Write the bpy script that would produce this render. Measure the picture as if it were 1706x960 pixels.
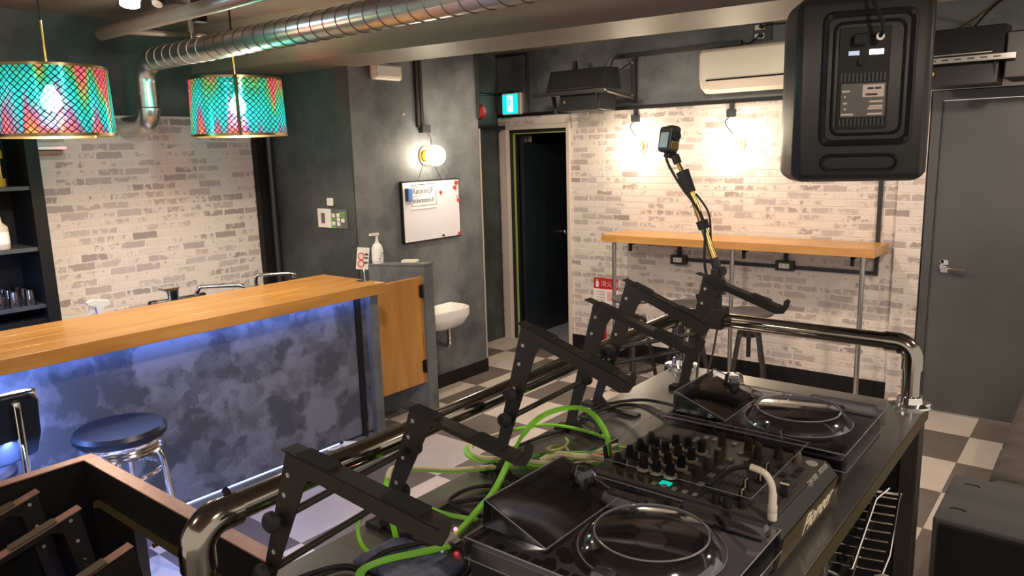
import bpy, bmesh, math, random
from mathutils import Vector, Matrix, Quaternion
for o in list(bpy.data.objects): bpy.data.objects.remove(o, do_unlink=True)
random.seed(7)
S = bpy.context.scene
COL = S.collection
PI = math.pi

# ------------------------------------------------------------------ camera
F_PX, YAW, PITCH, ROLL, CAMH = 1245.34, 0.68375, 0.18195, -0.02861, 1.770
cy, sy, cp, sp = math.cos(YAW), math.sin(YAW), math.cos(PITCH), math.sin(PITCH)
f0 = Vector((-sy, cy, 0)); r0 = Vector((cy, sy, 0))
Fw = f0*cp + Vector((0, 0, -sp)); Up = f0*sp + Vector((0, 0, cp))
cr, sr = math.cos(ROLL), math.sin(ROLL)
Rt = r0*cr + Up*sr; U2 = -r0*sr + Up*cr
cam_d = bpy.data.cameras.new('camera'); cam = bpy.data.objects.new('camera', cam_d); COL.objects.link(cam)
M = Matrix((Rt, U2, -Fw)).transposed().to_4x4(); M.translation = Vector((0, 0, CAMH)); cam.matrix_world = M
cam_d.sensor_width = 36; cam_d.lens = 36*F_PX/1706; cam_d.clip_start = .02
S.camera = cam

# ------------------------------------------------------------------ world, exposure
w = bpy.data.worlds.new('world'); S.world = w; w.use_nodes = True
w.node_tree.nodes['Background'].inputs[0].default_value = (1.0, .86, .74, 1)
w.node_tree.nodes['Background'].inputs[1].default_value = .40
S.view_settings.view_transform = 'Standard'; S.view_settings.look = 'None'
S.view_settings.exposure = 1.12; S.view_settings.gamma = 1; S.view_settings.use_curve_mapping = False

def lamp(name, kind, loc, energy, color, size=.05, target=None, spot=100, blend=.6, sy=None):
    d = bpy.data.lights.new(name, kind); d.energy = energy; d.color = color
    if kind == 'AREA':
        d.size = size
        if sy: d.shape = 'RECTANGLE'; d.size_y = sy
    else: d.shadow_soft_size = size
    if kind == 'SPOT': d.spot_size = math.radians(spot); d.spot_blend = blend
    o = bpy.data.objects.new(name, d); COL.objects.link(o); o.location = loc
    if target: o.rotation_euler = (Vector(target)-Vector(loc)).to_track_quat('-Z', 'Y').to_euler()
    return o
WARM = (1, .80, .62)
# unseen ceiling spots added to light the room, row behind the beam inferred from reflections (their housings are built further down)
UNSEEN_SPOTS = [((-3.2, 3.75, 2.57), (-3.4, 4.9, .8), 26), ((-1.9, 3.85, 2.57), (-1.9, 5.0, .8), 30), ((-.3, 3.95, 2.57), (-.3, 4.9, .8), 30),
         ((-1.7, 1.5, 2.57), (-2.7, 2.6, .4), 46), ((-1.8, -.4, 2.57), (-2.4, .5, .6), 14), ((.7, 2.9, 2.57), (.0, 3.3, .4), 30), ((.5, .7, 2.57), (-.6, 1.2, 1), 18)]
for i, (a, b, e) in enumerate(UNSEEN_SPOTS):
    lamp('ceiling_spot_light', 'SPOT', (a[0], a[1], a[2]-.17), e, (1, .84, .68), .05, b, 150, .9)

# ------------------------------------------------------------------ materials
def nn(nt, t, **k):
    n = nt.nodes.new(t)
    for a, b in k.items():
        if a in n.inputs.keys(): n.inputs[a].default_value = b
        else: setattr(n, a, b)
    return n
def mat(name, col, rough=.5, metal=0., var=0., scale=8., bump=0., bscale=60., emit=0., spec=.5, ior=None, stretch=None, coat=0., col2=None, rvar=0.):
    m = bpy.data.materials.new(name); m.use_nodes = True; nt = m.node_tree; L = nt.links
    b = nt.nodes['Principled BSDF']
    b.inputs['Base Color'].default_value = (*col, 1); b.inputs['Roughness'].default_value = rough
    b.inputs['Metallic'].default_value = metal; b.inputs['Specular IOR Level'].default_value = spec
    if ior: b.inputs['IOR'].default_value = ior
    if coat: b.inputs['Coat Weight'].default_value = coat; b.inputs['Coat Roughness'].default_value = .08
    tc = nt.nodes.new('ShaderNodeTexCoord'); mp = nt.nodes.new('ShaderNodeMapping'); L.new(tc.outputs['Object'], mp.inputs[0])
    if stretch: mp.inputs['Scale'].default_value = stretch
    if var or col2:
        n = nn(nt, 'ShaderNodeTexNoise', Scale=scale, Detail=6., Roughness=.6); L.new(mp.outputs[0], n.inputs['Vector'])
        r = nt.nodes.new('ShaderNodeValToRGB'); r.color_ramp.elements[0].position = .32; r.color_ramp.elements[1].position = .68
        c2 = col2 or tuple(min(1, c*(1+var)) for c in col); c1 = col if col2 else tuple(c*(1-var) for c in col)
        r.color_ramp.elements[0].color = (*c1, 1); r.color_ramp.elements[1].color = (*c2, 1)
        L.new(n.outputs['Fac'], r.inputs[0]); L.new(r.outputs[0], b.inputs['Base Color'])
        if rvar:
            mr = nn(nt, 'ShaderNodeMapRange'); mr.inputs['To Min'].default_value = rough-rvar; mr.inputs['To Max'].default_value = rough+rvar
            L.new(n.outputs['Fac'], mr.inputs[0]); L.new(mr.outputs[0], b.inputs['Roughness'])
    if bump:
        n2 = nn(nt, 'ShaderNodeTexNoise', Scale=bscale, Detail=3.); L.new(mp.outputs[0], n2.inputs['Vector'])
        bp = nn(nt, 'ShaderNodeBump', Strength=bump, Distance=.002); L.new(n2.outputs['Fac'], bp.inputs['Height']); L.new(bp.outputs[0], b.inputs['Normal'])
    if emit: b.inputs['Emission Color'].default_value = (*col, 1); b.inputs['Emission Strength'].default_value = emit
    return m
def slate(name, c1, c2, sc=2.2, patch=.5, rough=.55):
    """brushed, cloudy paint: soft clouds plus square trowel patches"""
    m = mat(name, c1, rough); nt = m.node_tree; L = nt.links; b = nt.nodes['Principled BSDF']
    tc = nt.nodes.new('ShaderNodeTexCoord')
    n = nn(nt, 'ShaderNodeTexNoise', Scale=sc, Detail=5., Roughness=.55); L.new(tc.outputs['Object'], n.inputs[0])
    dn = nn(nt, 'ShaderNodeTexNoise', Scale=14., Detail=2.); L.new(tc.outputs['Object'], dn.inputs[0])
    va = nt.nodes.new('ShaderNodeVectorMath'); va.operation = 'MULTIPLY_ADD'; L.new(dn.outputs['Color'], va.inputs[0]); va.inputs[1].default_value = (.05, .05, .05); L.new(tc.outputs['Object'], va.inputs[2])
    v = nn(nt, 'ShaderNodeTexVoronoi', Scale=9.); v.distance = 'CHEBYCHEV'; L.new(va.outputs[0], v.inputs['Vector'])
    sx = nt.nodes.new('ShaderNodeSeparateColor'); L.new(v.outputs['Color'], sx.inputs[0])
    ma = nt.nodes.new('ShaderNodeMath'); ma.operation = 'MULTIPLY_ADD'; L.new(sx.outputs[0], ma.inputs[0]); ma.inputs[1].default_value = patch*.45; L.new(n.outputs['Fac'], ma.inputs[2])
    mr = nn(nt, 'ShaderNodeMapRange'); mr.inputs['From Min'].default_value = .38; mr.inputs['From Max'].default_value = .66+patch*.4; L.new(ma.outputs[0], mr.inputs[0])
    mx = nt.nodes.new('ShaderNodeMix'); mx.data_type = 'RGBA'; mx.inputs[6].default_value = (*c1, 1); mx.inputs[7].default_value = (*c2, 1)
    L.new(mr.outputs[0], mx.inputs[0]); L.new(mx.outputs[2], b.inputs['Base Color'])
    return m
def brushy(name, c1, c2):
    """paint dabbed on with short vertical brush strokes"""
    m = mat(name, c1, .55); nt = m.node_tree; L = nt.links; b = nt.nodes['Principled BSDF']
    tc = nt.nodes.new('ShaderNodeTexCoord')
    dn = nn(nt, 'ShaderNodeTexNoise', Scale=9., Detail=5., Roughness=.7); L.new(tc.outputs['Object'], dn.inputs[0])
    va = nt.nodes.new('ShaderNodeVectorMath'); va.operation = 'MULTIPLY_ADD'; L.new(dn.outputs['Color'], va.inputs[0]); va.inputs[1].default_value = (.13, .13, .13); L.new(tc.outputs['Object'], va.inputs[2])
    prev = None
    for sc, wgt in ((5.5, .5), (11., .34), (23., .16)):
        v = nn(nt, 'ShaderNodeTexVoronoi', Scale=sc); v.distance = 'CHEBYCHEV'; v.feature = 'SMOOTH_F1'; v.inputs['Smoothness'].default_value = .25; L.new(va.outputs[0], v.inputs['Vector'])
        sx = nt.nodes.new('ShaderNodeSeparateColor'); L.new(v.outputs['Color'], sx.inputs[0])
        q = nt.nodes.new('ShaderNodeMath'); q.operation = 'MULTIPLY_ADD'; L.new(sx.outputs[0], q.inputs[0]); q.inputs[1].default_value = wgt
        if prev is None: q.inputs[2].default_value = 0
        else: L.new(prev, q.inputs[2])
        prev = q.outputs[0]
    mr = nn(nt, 'ShaderNodeMapRange'); mr.inputs['From Min'].default_value = .28; mr.inputs['From Max'].default_value = .72; L.new(prev, mr.inputs[0])
    mx = nt.nodes.new('ShaderNodeMix'); mx.data_type = 'RGBA'; mx.inputs[6].default_value = (*c1, 1); mx.inputs[7].default_value = (*c2, 1)
    L.new(mr.outputs[0], mx.inputs[0]); L.new(mx.outputs[2], b.inputs['Base Color'])
    return m
PL, PH = .160, .0510
def brickmat(name, axis):
    """whitewashed brick faces; tone and wear drawn per brick from its course and place in it"""
    m = mat(name, (.7, .6, .55), .8); nt = m.node_tree; L = nt.links; b = nt.nodes['Principled BSDF']
    g = nt.nodes.new('ShaderNodeNewGeometry'); s = nt.nodes.new('ShaderNodeSeparateXYZ'); L.new(g.outputs['Position'], s.inputs[0])
    def mth(op, a, c=None, d=None):
        q = nt.nodes.new('ShaderNodeMath'); q.operation = op
        for i, x in enumerate((a, c, d)):
            if x is None: continue
            if isinstance(x, (int, float)): q.inputs[i].default_value = x
            else: L.new(x, q.inputs[i])
        return q.outputs[0]
    row = mth('FLOOR', mth('DIVIDE', s.outputs['Z'], PH))
    odd = mth('MULTIPLY', mth('MODULO', row, 2.), .5)
    u = mth('FLOOR', mth('ADD', mth('DIVIDE', s.outputs[axis], PL), mth('ADD', odd, 200.)))
    cb = nt.nodes.new('ShaderNodeCombineXYZ'); L.new(u, cb.inputs[0]); L.new(row, cb.inputs[1])
    wn = nt.nodes.new('ShaderNodeTexWhiteNoise'); L.new(cb.outputs[0], wn.inputs['Vector'])
    ws = nt.nodes.new('ShaderNodeSeparateColor'); L.new(wn.outputs['Color'], ws.inputs[0])
    off = nt.nodes.new('ShaderNodeVectorMath'); off.operation = 'MULTIPLY_ADD'; L.new(wn.outputs['Color'], off.inputs[0]); off.inputs[1].default_value = (9, 9, 9); L.new(g.outputs['Position'], off.inputs[2])
    n = nn(nt, 'ShaderNodeTexNoise', Scale=22., Detail=7., Roughness=.68); L.new(off.outputs[0], n.inputs['Vector'])
    # coverage of the whitewash
    fv = mth('FRACT', mth('DIVIDE', s.outputs['Z'], PH)); fu = mth('FRACT', mth('ADD', mth('DIVIDE', s.outputs[axis], PL), mth('ADD', odd, 200.)))
    ev = mth('MULTIPLY', mth('MINIMUM', fv, mth('SUBTRACT', 1., fv)), PH); eu = mth('MULTIPLY', mth('MINIMUM', fu, mth('SUBTRACT', 1., fu)), PL)
    ed = nn(nt, 'ShaderNodeMapRange'); ed.inputs['From Min'].default_value = .004; ed.inputs['From Max'].default_value = .012; ed.inputs['To Min'].default_value = .16; ed.inputs['To Max'].default_value = 0; L.new(mth('MINIMUM', ev, eu), ed.inputs[0])
    cov = mth('ADD', mth('MULTIPLY_ADD', ws.outputs[0], .34, .34), ed.outputs[0])
    k = nn(nt, 'ShaderNodeMapRange'); k.inputs['From Min'].default_value = -.035; k.inputs['From Max'].default_value = .035
    L.new(mth('SUBTRACT', n.outputs['Fac'], cov), k.inputs[0])
    ramp = nt.nodes.new('ShaderNodeValToRGB'); e = ramp.color_ramp.elements
    e[0].position = 0; e[0].color = (.37, .29, .27, 1); e[1].position = 1; e[1].color = (.17, .125, .115, 1)
    q = e.new(.45); q.color = (.42, .36, .35, 1); q = e.new(.82); q.color = (.27, .21, .205, 1)
    L.new(ws.outputs[1], ramp.inputs[0])
    n3 = nn(nt, 'ShaderNodeTexNoise', Scale=9., Detail=3.); L.new(g.outputs['Position'], n3.inputs['Vector'])
    base = nt.nodes.new('ShaderNodeMix'); base.data_type = 'RGBA'; base.inputs[6].default_value = (.63, .55, .50, 1); base.inputs[7].default_value = (.74, .66, .60, 1); L.new(n3.outputs['Fac'], base.inputs[0])
    mx = nt.nodes.new('ShaderNodeMix'); mx.data_type = 'RGBA'; L.new(base.outputs[2], mx.inputs[6]); L.new(ramp.outputs[0], mx.inputs[7]); L.new(mth('MULTIPLY', k.outputs[0], .72), mx.inputs[0])
    L.new(mx.outputs[2], b.inputs['Base Color'])
    return m
def film(name, tint, gloss=.12, grough=.03, alpha=.85):
    """clear plastic: tinted see-through plus a clear-coat reflection"""
    m = bpy.data.materials.new(name); m.use_nodes = True; nt = m.node_tree; nt.nodes.clear(); L = nt.links
    o = nt.nodes.new('ShaderNodeOutputMaterial'); t = nt.nodes.new('ShaderNodeBsdfTransparent'); t.inputs[0].default_value = (*tint, 1)
    g = nt.nodes.new('ShaderNodeBsdfGlossy'); g.inputs['Roughness'].default_value = grough; g.inputs[0].default_value = (.9, .9, .95, 1)
    f = nt.nodes.new('ShaderNodeFresnel'); f.inputs[0].default_value = 1.45
    a = nt.nodes.new('ShaderNodeMath'); a.operation = 'ADD'; a.use_clamp = True; L.new(f.outputs[0], a.inputs[0]); a.inputs[1].default_value = gloss
    mx = nt.nodes.new('ShaderNodeMixShader'); L.new(a.outputs[0], mx.inputs[0]); L.new(t.outputs[0], mx.inputs[1]); L.new(g.outputs[0], mx.inputs[2])
    L.new(mx.outputs[0], o.inputs[0]); return m
def dichroic():
    """rainbow foil lamp shade: hue drifts over the foil, dark lozenge cut lines, glossy"""
    m = bpy.data.materials.new('rainbow_foil'); m.use_nodes = True; nt = m.node_tree; nt.nodes.clear(); L = nt.links
    o = nt.nodes.new('ShaderNodeOutputMaterial'); tc = nt.nodes.new('ShaderNodeTexCoord')
    sx = nt.nodes.new('ShaderNodeSeparateXYZ'); L.new(tc.outputs['Object'], sx.inputs[0])
    def mth(op, a, c=None, d=None):
        q = nt.nodes.new('ShaderNodeMath'); q.operation = op
        for i, x in enumerate((a, c, d)):
            if x is None: continue
            if isinstance(x, (int, float)): q.inputs[i].default_value = x
            else: L.new(x, q.inputs[i])
        return q.outputs[0]
    ang = mth('ARCTAN2', sx.outputs['Y'], sx.outputs['X'])
    nz = nn(nt, 'ShaderNodeTexNoise', Scale=7., Detail=2.); L.new(tc.outputs['Object'], nz.inputs[0])
    wob = mth('MULTIPLY', mth('SUBTRACT', nz.outputs['Fac'], .5), 5.)
    A = mth('SINE', mth('ADD', mth('ADD', mth('MULTIPLY', ang, 26.), mth('MULTIPLY', sx.outputs['Z'], 110.)), wob))
    B = mth('SINE', mth('ADD', mth('SUBTRACT', mth('MULTIPLY', ang, 26.), mth('MULTIPLY', sx.outputs['Z'], 110.)), wob))
    line = mth('LESS_THAN', mth('MINIMUM', mth('ABSOLUTE', A), mth('ABSOLUTE', B)), .30)
    mp = nt.nodes.new('ShaderNodeMapping'); mp.inputs['Scale'].default_value = (1., 1., .12); L.new(tc.outputs['Object'], mp.inputs[0])
    hz = nn(nt, 'ShaderNodeTexNoise', Scale=9., Detail=2.); L.new(mp.outputs[0], hz.inputs[0])
    rp = nt.nodes.new('ShaderNodeValToRGB'); e = rp.color_ramp.elements
    e[0].position = .30; e[0].color = (.75, .10, .16, 1); e[1].position = .74; e[1].color = (.9, .42, .10, 1)
    for p_, c_ in ((.38, (.10, .40, .12)), (.44, (.02, .45, .42)), (.54, (.03, .50, .58)), (.60, (.25, .12, .30)), (.67, (.8, .16, .14))):
        q = e.new(p_); q.color = (*c_, 1)
    L.new(mth('SUBTRACT', hz.outputs['Fac'], mth('MULTIPLY', mth('SUBTRACT', sx.outputs['Z'], .13), 1.0)), rp.inputs[0])
    t = nt.nodes.new('ShaderNodeBsdfTransparent'); L.new(rp.outputs[0], t.inputs[0])
    tr = nt.nodes.new('ShaderNodeBsdfTranslucent'); L.new(rp.outputs[0], tr.inputs[0])
    m1 = nt.nodes.new('ShaderNodeMixShader'); m1.inputs[0].default_value = .16; L.new(t.outputs[0], m1.inputs[1]); L.new(tr.outputs[0], m1.inputs[2])
    g = nt.nodes.new('ShaderNodeBsdfGlossy'); g.inputs['Roughness'].default_value = .16; L.new(rp.outputs[0], g.inputs[0])
    m2 = nt.nodes.new('ShaderNodeMixShader'); m2.inputs[0].default_value = .30; L.new(m1.outputs[0], m2.inputs[1]); L.new(g.outputs[0], m2.inputs[2])
    dk = nt.nodes.new('ShaderNodeBsdfDiffuse'); dk.inputs[0].default_value = (.02, .018, .022, 1)
    m3 = nt.nodes.new('ShaderNodeMixShader'); L.new(line, m3.inputs[0]); L.new(m2.outputs[0], m3.inputs[1]); L.new(dk.outputs[0], m3.inputs[2])
    L.new(m3.outputs[0], o.inputs[0]); return m
def glow(name, col, s):
    m = bpy.data.materials.new(name); m.use_nodes = True; nt = m.node_tree; b = nt.nodes['Principled BSDF']
    b.inputs['Base Color'].default_value = (*col, 1); b.inputs['Emission Color'].default_value = (*col, 1); b.inputs['Emission Strength'].default_value = s
    return m

m_tile_l = mat('pale_vinyl', (.58, .50, .44), .38, var=.06, scale=5, bump=.15, bscale=300)
m_tile_d = mat('taupe_vinyl', (.155, .125, .108), .42, var=.10, scale=6, bump=.15, bscale=300)
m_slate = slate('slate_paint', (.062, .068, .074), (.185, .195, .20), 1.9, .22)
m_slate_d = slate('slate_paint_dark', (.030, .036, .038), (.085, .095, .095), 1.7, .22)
m_bar = brushy('bar_front_paint', (.060, .065, .078), (.175, .183, .215))
m_brx = brickmat('whitewashed_brick_a', 0); m_bry = brickmat('whitewashed_brick_b', 1)
m_mortar = mat('pale_mortar', (.72, .64, .58), .85, var=.06, scale=12)
m_ceil = mat('dark_ceiling_paint', (.15, .11, .085), .6, var=.25, scale=1.5)
m_beam = mat('brown_beam_paint', (.20, .165, .125), .5, var=.18, scale=1.6)
m_black = mat('black_paint', (.008, .008, .008), .5, spec=.25)
m_blackp = mat('black_plastic', (.018, .018, .019), .38, bump=.2, bscale=900)
m_blackm = mat('black_powder_metal', (.022, .018, .014), .42, bump=.25, bscale=900)
m_rubber = mat('black_rubber', (.010, .010, .010), .7)
m_wood = mat('oiled_pine', (.42, .185, .04), .33, stretch=(7, .9, 7), scale=2.2, col2=(.62, .31, .075), coat=.25)
m_wood_x = mat('oiled_pine_crosswise', (.46, .22, .055), .36, stretch=(.9, 7, 7), scale=2.2, col2=(.62, .33, .10), coat=.2)
m_wood_v = mat('oiled_pine_upright', (.36, .155, .03), .38, stretch=(5, 5, .8), scale=2.2, col2=(.52, .25, .055), coat=.2)
m_chrome = mat('chrome', (.80, .79, .77), .12, 1.)
m_steel = mat('brushed_steel', (.55, .52, .48), .3, 1., bump=.1, bscale=200)
m_tube = mat('polished_tube', (.36, .33, .28), .13, 1.)
m_brass = mat('brass', (.72, .50, .16), .22, 1.)
m_pipe = mat('brown_pipe_paint', (.10, .075, .058), .4)
m_dbrass = mat('dark_brass', (.28, .20, .09), .3, 1.)
m_duct = mat('galvanised_duct', (.60, .59, .55), .30, 1., var=.08, scale=5)
m_white = mat('white_plastic', (.72, .70, .66), .35)
m_cream = mat('cream_plastic', (.66, .60, .50), .35)
m_board = mat('white_board', (.74, .72, .76), .25)
m_paper = mat('white_paper', (.82, .82, .80), .6)
m_ink = mat('black_ink', (.02, .02, .02), .6)
m_red = mat('red_paint', (.62, .022, .018), .35)
m_pink = mat('pale_pink_print', (.75, .40, .38), .6)
m_green = mat('lime_cable', (.22, .62, .035), .45)
m_green_d = mat('green_cable_side', (.12, .36, .05), .45)
m_pale = mat('cream_cable', (.60, .55, .33), .5)
m_lime = mat('lime_frame_paint', (.42, .46, .12), .5)
m_frame = mat('cream_frame_paint', (.62, .53, .46), .5)
m_ddoor = mat('dark_blue_grey_door', (.018, .024, .032), .38, var=.15, scale=2)
m_door = mat('grey_door', (.075, .075, .072), .42, var=.18, scale=1.3)
m_doorf = mat('grey_door_frame', (.065, .066, .068), .5)
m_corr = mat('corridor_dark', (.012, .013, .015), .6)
m_corrf = mat('corridor_floor', (.36, .38, .42), .5, var=.1)
m_table = mat('black_table_top', (.085, .081, .078), .22, var=.08, scale=8, ior=2.7)
m_device = mat('deck_body', (.26, .25, .285), .35)
m_mixer = mat('mixer_panel', (.085, .078, .073), .42)
m_bronze = mat('bronze_edge', (.12, .095, .045), .35, .5)
m_cover = film('smoked_clear_cover', (.84, .83, .87), .13, .07)
m_clear = film('clear_cover', (.86, .86, .88), .04, .03)
m_screen = mat('lcd_glass', (.012, .012, .013), .12)
m_lcd = mat('grey_lcd', (.13, .115, .10), .25)
m_platter = mat('platter', (.035, .032, .033), .22)
m_knobw = mat('pale_knob_line', (.90, .82, .62), .5)
m_btn = mat('grey_button', (.48, .45, .40), .45)
m_taupe = mat('taupe_knob', (.095, .075, .05), .35)
m_pinkish = mat('coppery_edge', (.36, .20, .155), .4, .35, var=.12, scale=40)  # coppery rail; also carries the pinkish light on the booth stand tops
m_fabric = mat('grey_velvet', (.075, .062, .054), .9, var=.25, scale=9, bump=.5, bscale=120)
m_subtop = mat('grey_carpet_cover', (.085, .083, .085), .8, bump=.6, bscale=500)
m_cobalt = mat('black_vinyl_seat', (.008, .010, .016), .38, spec=.35)
m_porc = mat('white_porcelain', (.82, .80, .76), .15)
m_blue = mat('blue_sleeve', (.10, .22, .60), .4)
m_exitg = glow('exit_green', (.0, .55, .42), 1.3)
m_exitw = glow('exit_white', (.85, 1, .95), 1.8)
m_globe = glow('globe_glass', (1, .87, .66), 26)
m_led = glow('blue_led', (.16, .30, 1), 14)
m_led2 = glow('pale_led', (.50, .62, 1), 1.2)
m_bulb = glow('bulb_glass', (1, .90, .72), 110)
m_spotb = glow('spot_lens', (.55, .85, 1), 60)
m_tinyg = glow('green_indicator', (.02, .55, .25), 1.2)
m_teal = glow('teal_indicator', (.0, .5, .35), .5)
m_foil = dichroic()
m_seat = mat('dark_wood_seat', (.10, .085, .08), .4)
m_amber = mat('amber_bottle', (.55, .30, .03), .12)
m_glass = film('drinking_glass', (.85, .87, .85), .15, .02)
m_pouch = mat('dark_blue_print', (.015, .02, .09), .5, scale=28, col2=(.20, .22, .30))

# ------------------------------------------------------------------ mesh helpers
class B:
    def __init__(s, parent=None):
        s.v = []; s.f = []; s.o = Vector(parent.location) if (parent is not None and not parent.get('_local')) else Vector((0, 0, 0)); s.p = parent
    def add(s, vs, fs):
        k = len(s.v); s.v += [Vector(v) for v in vs]; s.f += [tuple(i+k for i in f) for f in fs]; return s
    def box(s, x0, y0, z0, x1, y1, z1, m=None):
        x0, x1 = sorted((x0, x1)); y0, y1 = sorted((y0, y1)); z0, z1 = sorted((z0, z1))
        vs = [Vector((x, y, z)) for x in (x0, x1) for y in (y0, y1) for z in (z0, z1)]
        if m is not None: vs = [m @ v for v in vs]
        return s.add(vs, [(0, 1, 3, 2), (4, 6, 7, 5), (0, 4, 5, 1), (2, 3, 7, 6), (0, 2, 6, 4), (1, 5, 7, 3)])
    def cyl(s, a, b, r, r2=None, n=14):
        a = Vector(a); b = Vector(b); r2 = r if r2 is None else r2; d = (b-a).normalized()
        u = d.orthogonal().normalized(); w_ = d.cross(u); vs = []
        for c, q in ((a, r), (b, r2)):
            for i in range(n):
                t = 2*PI*i/n; vs.append(c+(u*math.cos(t)+w_*math.sin(t))*q)
        return s.add(vs, [(i, (i+1) % n, n+(i+1) % n, n+i) for i in range(n)]+[tuple(range(n))[::-1], tuple(range(n, 2*n))])
    def tube(s, pts, r, n=8, closed=False, smooth=6, flat=None):
        P = [Vector(p) for p in pts]
        if smooth and len(P) > 2:
            Q = []; m = len(P); rng = range(m if closed else m-1)
            for i in rng:
                p0 = P[(i-1) % m] if (closed or i > 0) else P[0]; p1 = P[i]; p2 = P[(i+1) % m]; p3 = P[(i+2) % m] if (closed or i+2 < m) else P[-1]
                for k in range(smooth):
                    t = k/smooth
                    Q.append(.5*((2*p1)+(-p0+p2)*t+(2*p0-5*p1+4*p2-p3)*t*t+(-p0+3*p1-3*p2+p3)*t**3))
            if not closed: Q.append(P[-1])
            P = Q
        m = len(P); up = None; vs = []
        sec = [(math.cos(2*PI*i/n), math.sin(2*PI*i/n)) for i in range(n)] if not flat else [(flat[0]/2, flat[1]/2), (-flat[0]/2, flat[1]/2), (-flat[0]/2, -flat[1]/2), (flat[0]/2, -flat[1]/2)]
        if flat: n = 4; r = 1
        for i in range(m):
            t = (P[(i+1) % m]-P[(i-1) % m]) if closed else (P[min(i+1, m-1)]-P[max(i-1, 0)])
            t = t.normalized() if t.length > 1e-9 else Vector((0, 0, 1))
            if up is None: up = (Vector((0, 0, 1)) if abs(t.z) < .9 else Vector((1, 0, 0)))
            if flat and abs(t.z) < .85: up = Vector((0, 0, 1))
            up = up-t*up.dot(t); up = up.normalized() if up.length > 1e-5 else t.orthogonal().normalized()
            sd = t.cross(up)
            for a, b in sec: vs.append(P[i]+sd*a*r+up*b*r)
        fs = [(i*n+j, i*n+(j+1) % n, ((i+1) % m)*n+(j+1) % n, ((i+1) % m)*n+j) for i in range(m if closed else m-1) for j in range(n)]
        if not closed: fs += [tuple(range(n))[::-1], tuple(range((m-1)*n, m*n))]
        return s.add(vs, fs)
    def lathe(s, prof, c=(0, 0, 0), n=24, axis=(0, 0, 1)):
        q = Vector((0, 0, 1)).rotation_difference(Vector(axis)); c = Vector(c); vs = []; m = len(prof)
        for r, z in prof:
            for i in range(n):
                t = 2*PI*i/n; vs.append(c+q @ Vector((r*math.cos(t), r*math.sin(t), z)))
        fs = [(k*n+i, k*n+(i+1) % n, (k+1)*n+(i+1) % n, (k+1)*n+i) for k in range(m-1) for i in range(n)]
        if prof[0][0] > 1e-4: fs.append(tuple(range(n))[::-1])
        if prof[-1][0] > 1e-4: fs.append(tuple(range((m-1)*n, m*n)))
        return s.add(vs, fs)
    def open_lathe(s, prof, c=(0, 0, 0), n=24, axis=(0, 0, 1)):
        k = len(s.f); s.lathe(prof, c, n, axis); s.f = [f for f in s.f[:k]]+[f for f in s.f[k:] if len(f) == 4]; return s
    def prism(s, poly, plane, d0, d1):
        def P(a, b, d): return {'xz': (a, d, b), 'yz': (d, a, b), 'xy': (a, b, d)}[plane]
        n = len(poly); vs = [P(a, b, d0) for a, b in poly]+[P(a, b, d1) for a, b in poly]
        return s.add(vs, [tuple(range(n))[::-1], tuple(range(n, 2*n))]+[(i, (i+1) % n, n+(i+1) % n, n+i) for i in range(n)])
    def sphere(s, c, r, n=20, sq=1.):
        return s.lathe([(max(1e-5, r*math.sin(PI*i/12)), -r*sq*math.cos(PI*i/12)) for i in range(13)], c, n)
    def build(s, name, mt, smooth=True, bevel=0, seg=2, label=None, parent='x'):
        me = bpy.data.meshes.new(name); me.from_pydata([tuple(v-s.o) for v in s.v], [], s.f)
        bm = bmesh.new(); bm.from_mesh(me); bmesh.ops.remove_doubles(bm, verts=bm.verts, dist=2e-6); bmesh.ops.recalc_face_normals(bm, faces=bm.faces); bm.to_mesh(me); bm.free()
        me.materials.append(mt)
        if smooth:
            me.polygons.foreach_set('use_smooth', [True]*len(me.polygons)); me.set_sharp_from_angle(angle=math.radians(38))
        o = bpy.data.objects.new(name, me); COL.objects.link(o)
        p = s.p if parent == 'x' else parent
        if p is not None: o.parent = p
        if bevel:
            md = o.modifiers.new('bevel', 'BEVEL'); md.width = bevel; md.segments = seg; md.limit_method = 'ANGLE'; md.angle_limit = math.radians(40)
            md.harden_normals = True
        if label: o['label'] = label
        return o
def sub(name, par, mt, fn, **k):
    """a sub-part: mesh given in world coordinates below a part of a thing"""
    b = B(); b.o = Vector(par.parent.location) if par.parent else Vector(par.location) if par.type == 'EMPTY' else Vector((0, 0, 0)); b.p = par; fn(b); return b.build(name, mt, **k)
def T(name, label, cat, loc, group=None):
    o = bpy.data.objects.new(name, None); COL.objects.link(o); o.location = loc; o.empty_display_size = .05
    o['label'] = label; o['category'] = cat
    if group: o['group'] = group
    return o
def tag(o, label, cat, group=None):
    o['label'] = label; o['category'] = cat
    if group: o['group'] = group
    return o
def st(o): o['kind'] = 'structure'; return o
def one(name, label, cat, mt, fn, group=None, **k):
    """a thing that is a single mesh; its origin is put at its own base"""
    b = B(); fn(b); xs = [v.x for v in b.v]; ys = [v.y for v in b.v]; zs = [v.z for v in b.v]
    c = Vector(((min(xs)+max(xs))/2, (min(ys)+max(ys))/2, min(zs))); b.o = c
    o = b.build(name, mt, **k); o.location = c; return tag(o, label, cat, group)
def part(name, par, mt, fn, **k):
    b = B(par); fn(b); return b.build(name, mt, **k)
def copy_tree(o, parent=None):
    c = o.copy(); COL.objects.link(c); c.parent = parent
    for ch in o.children: copy_tree(ch, c)
    return c
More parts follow.
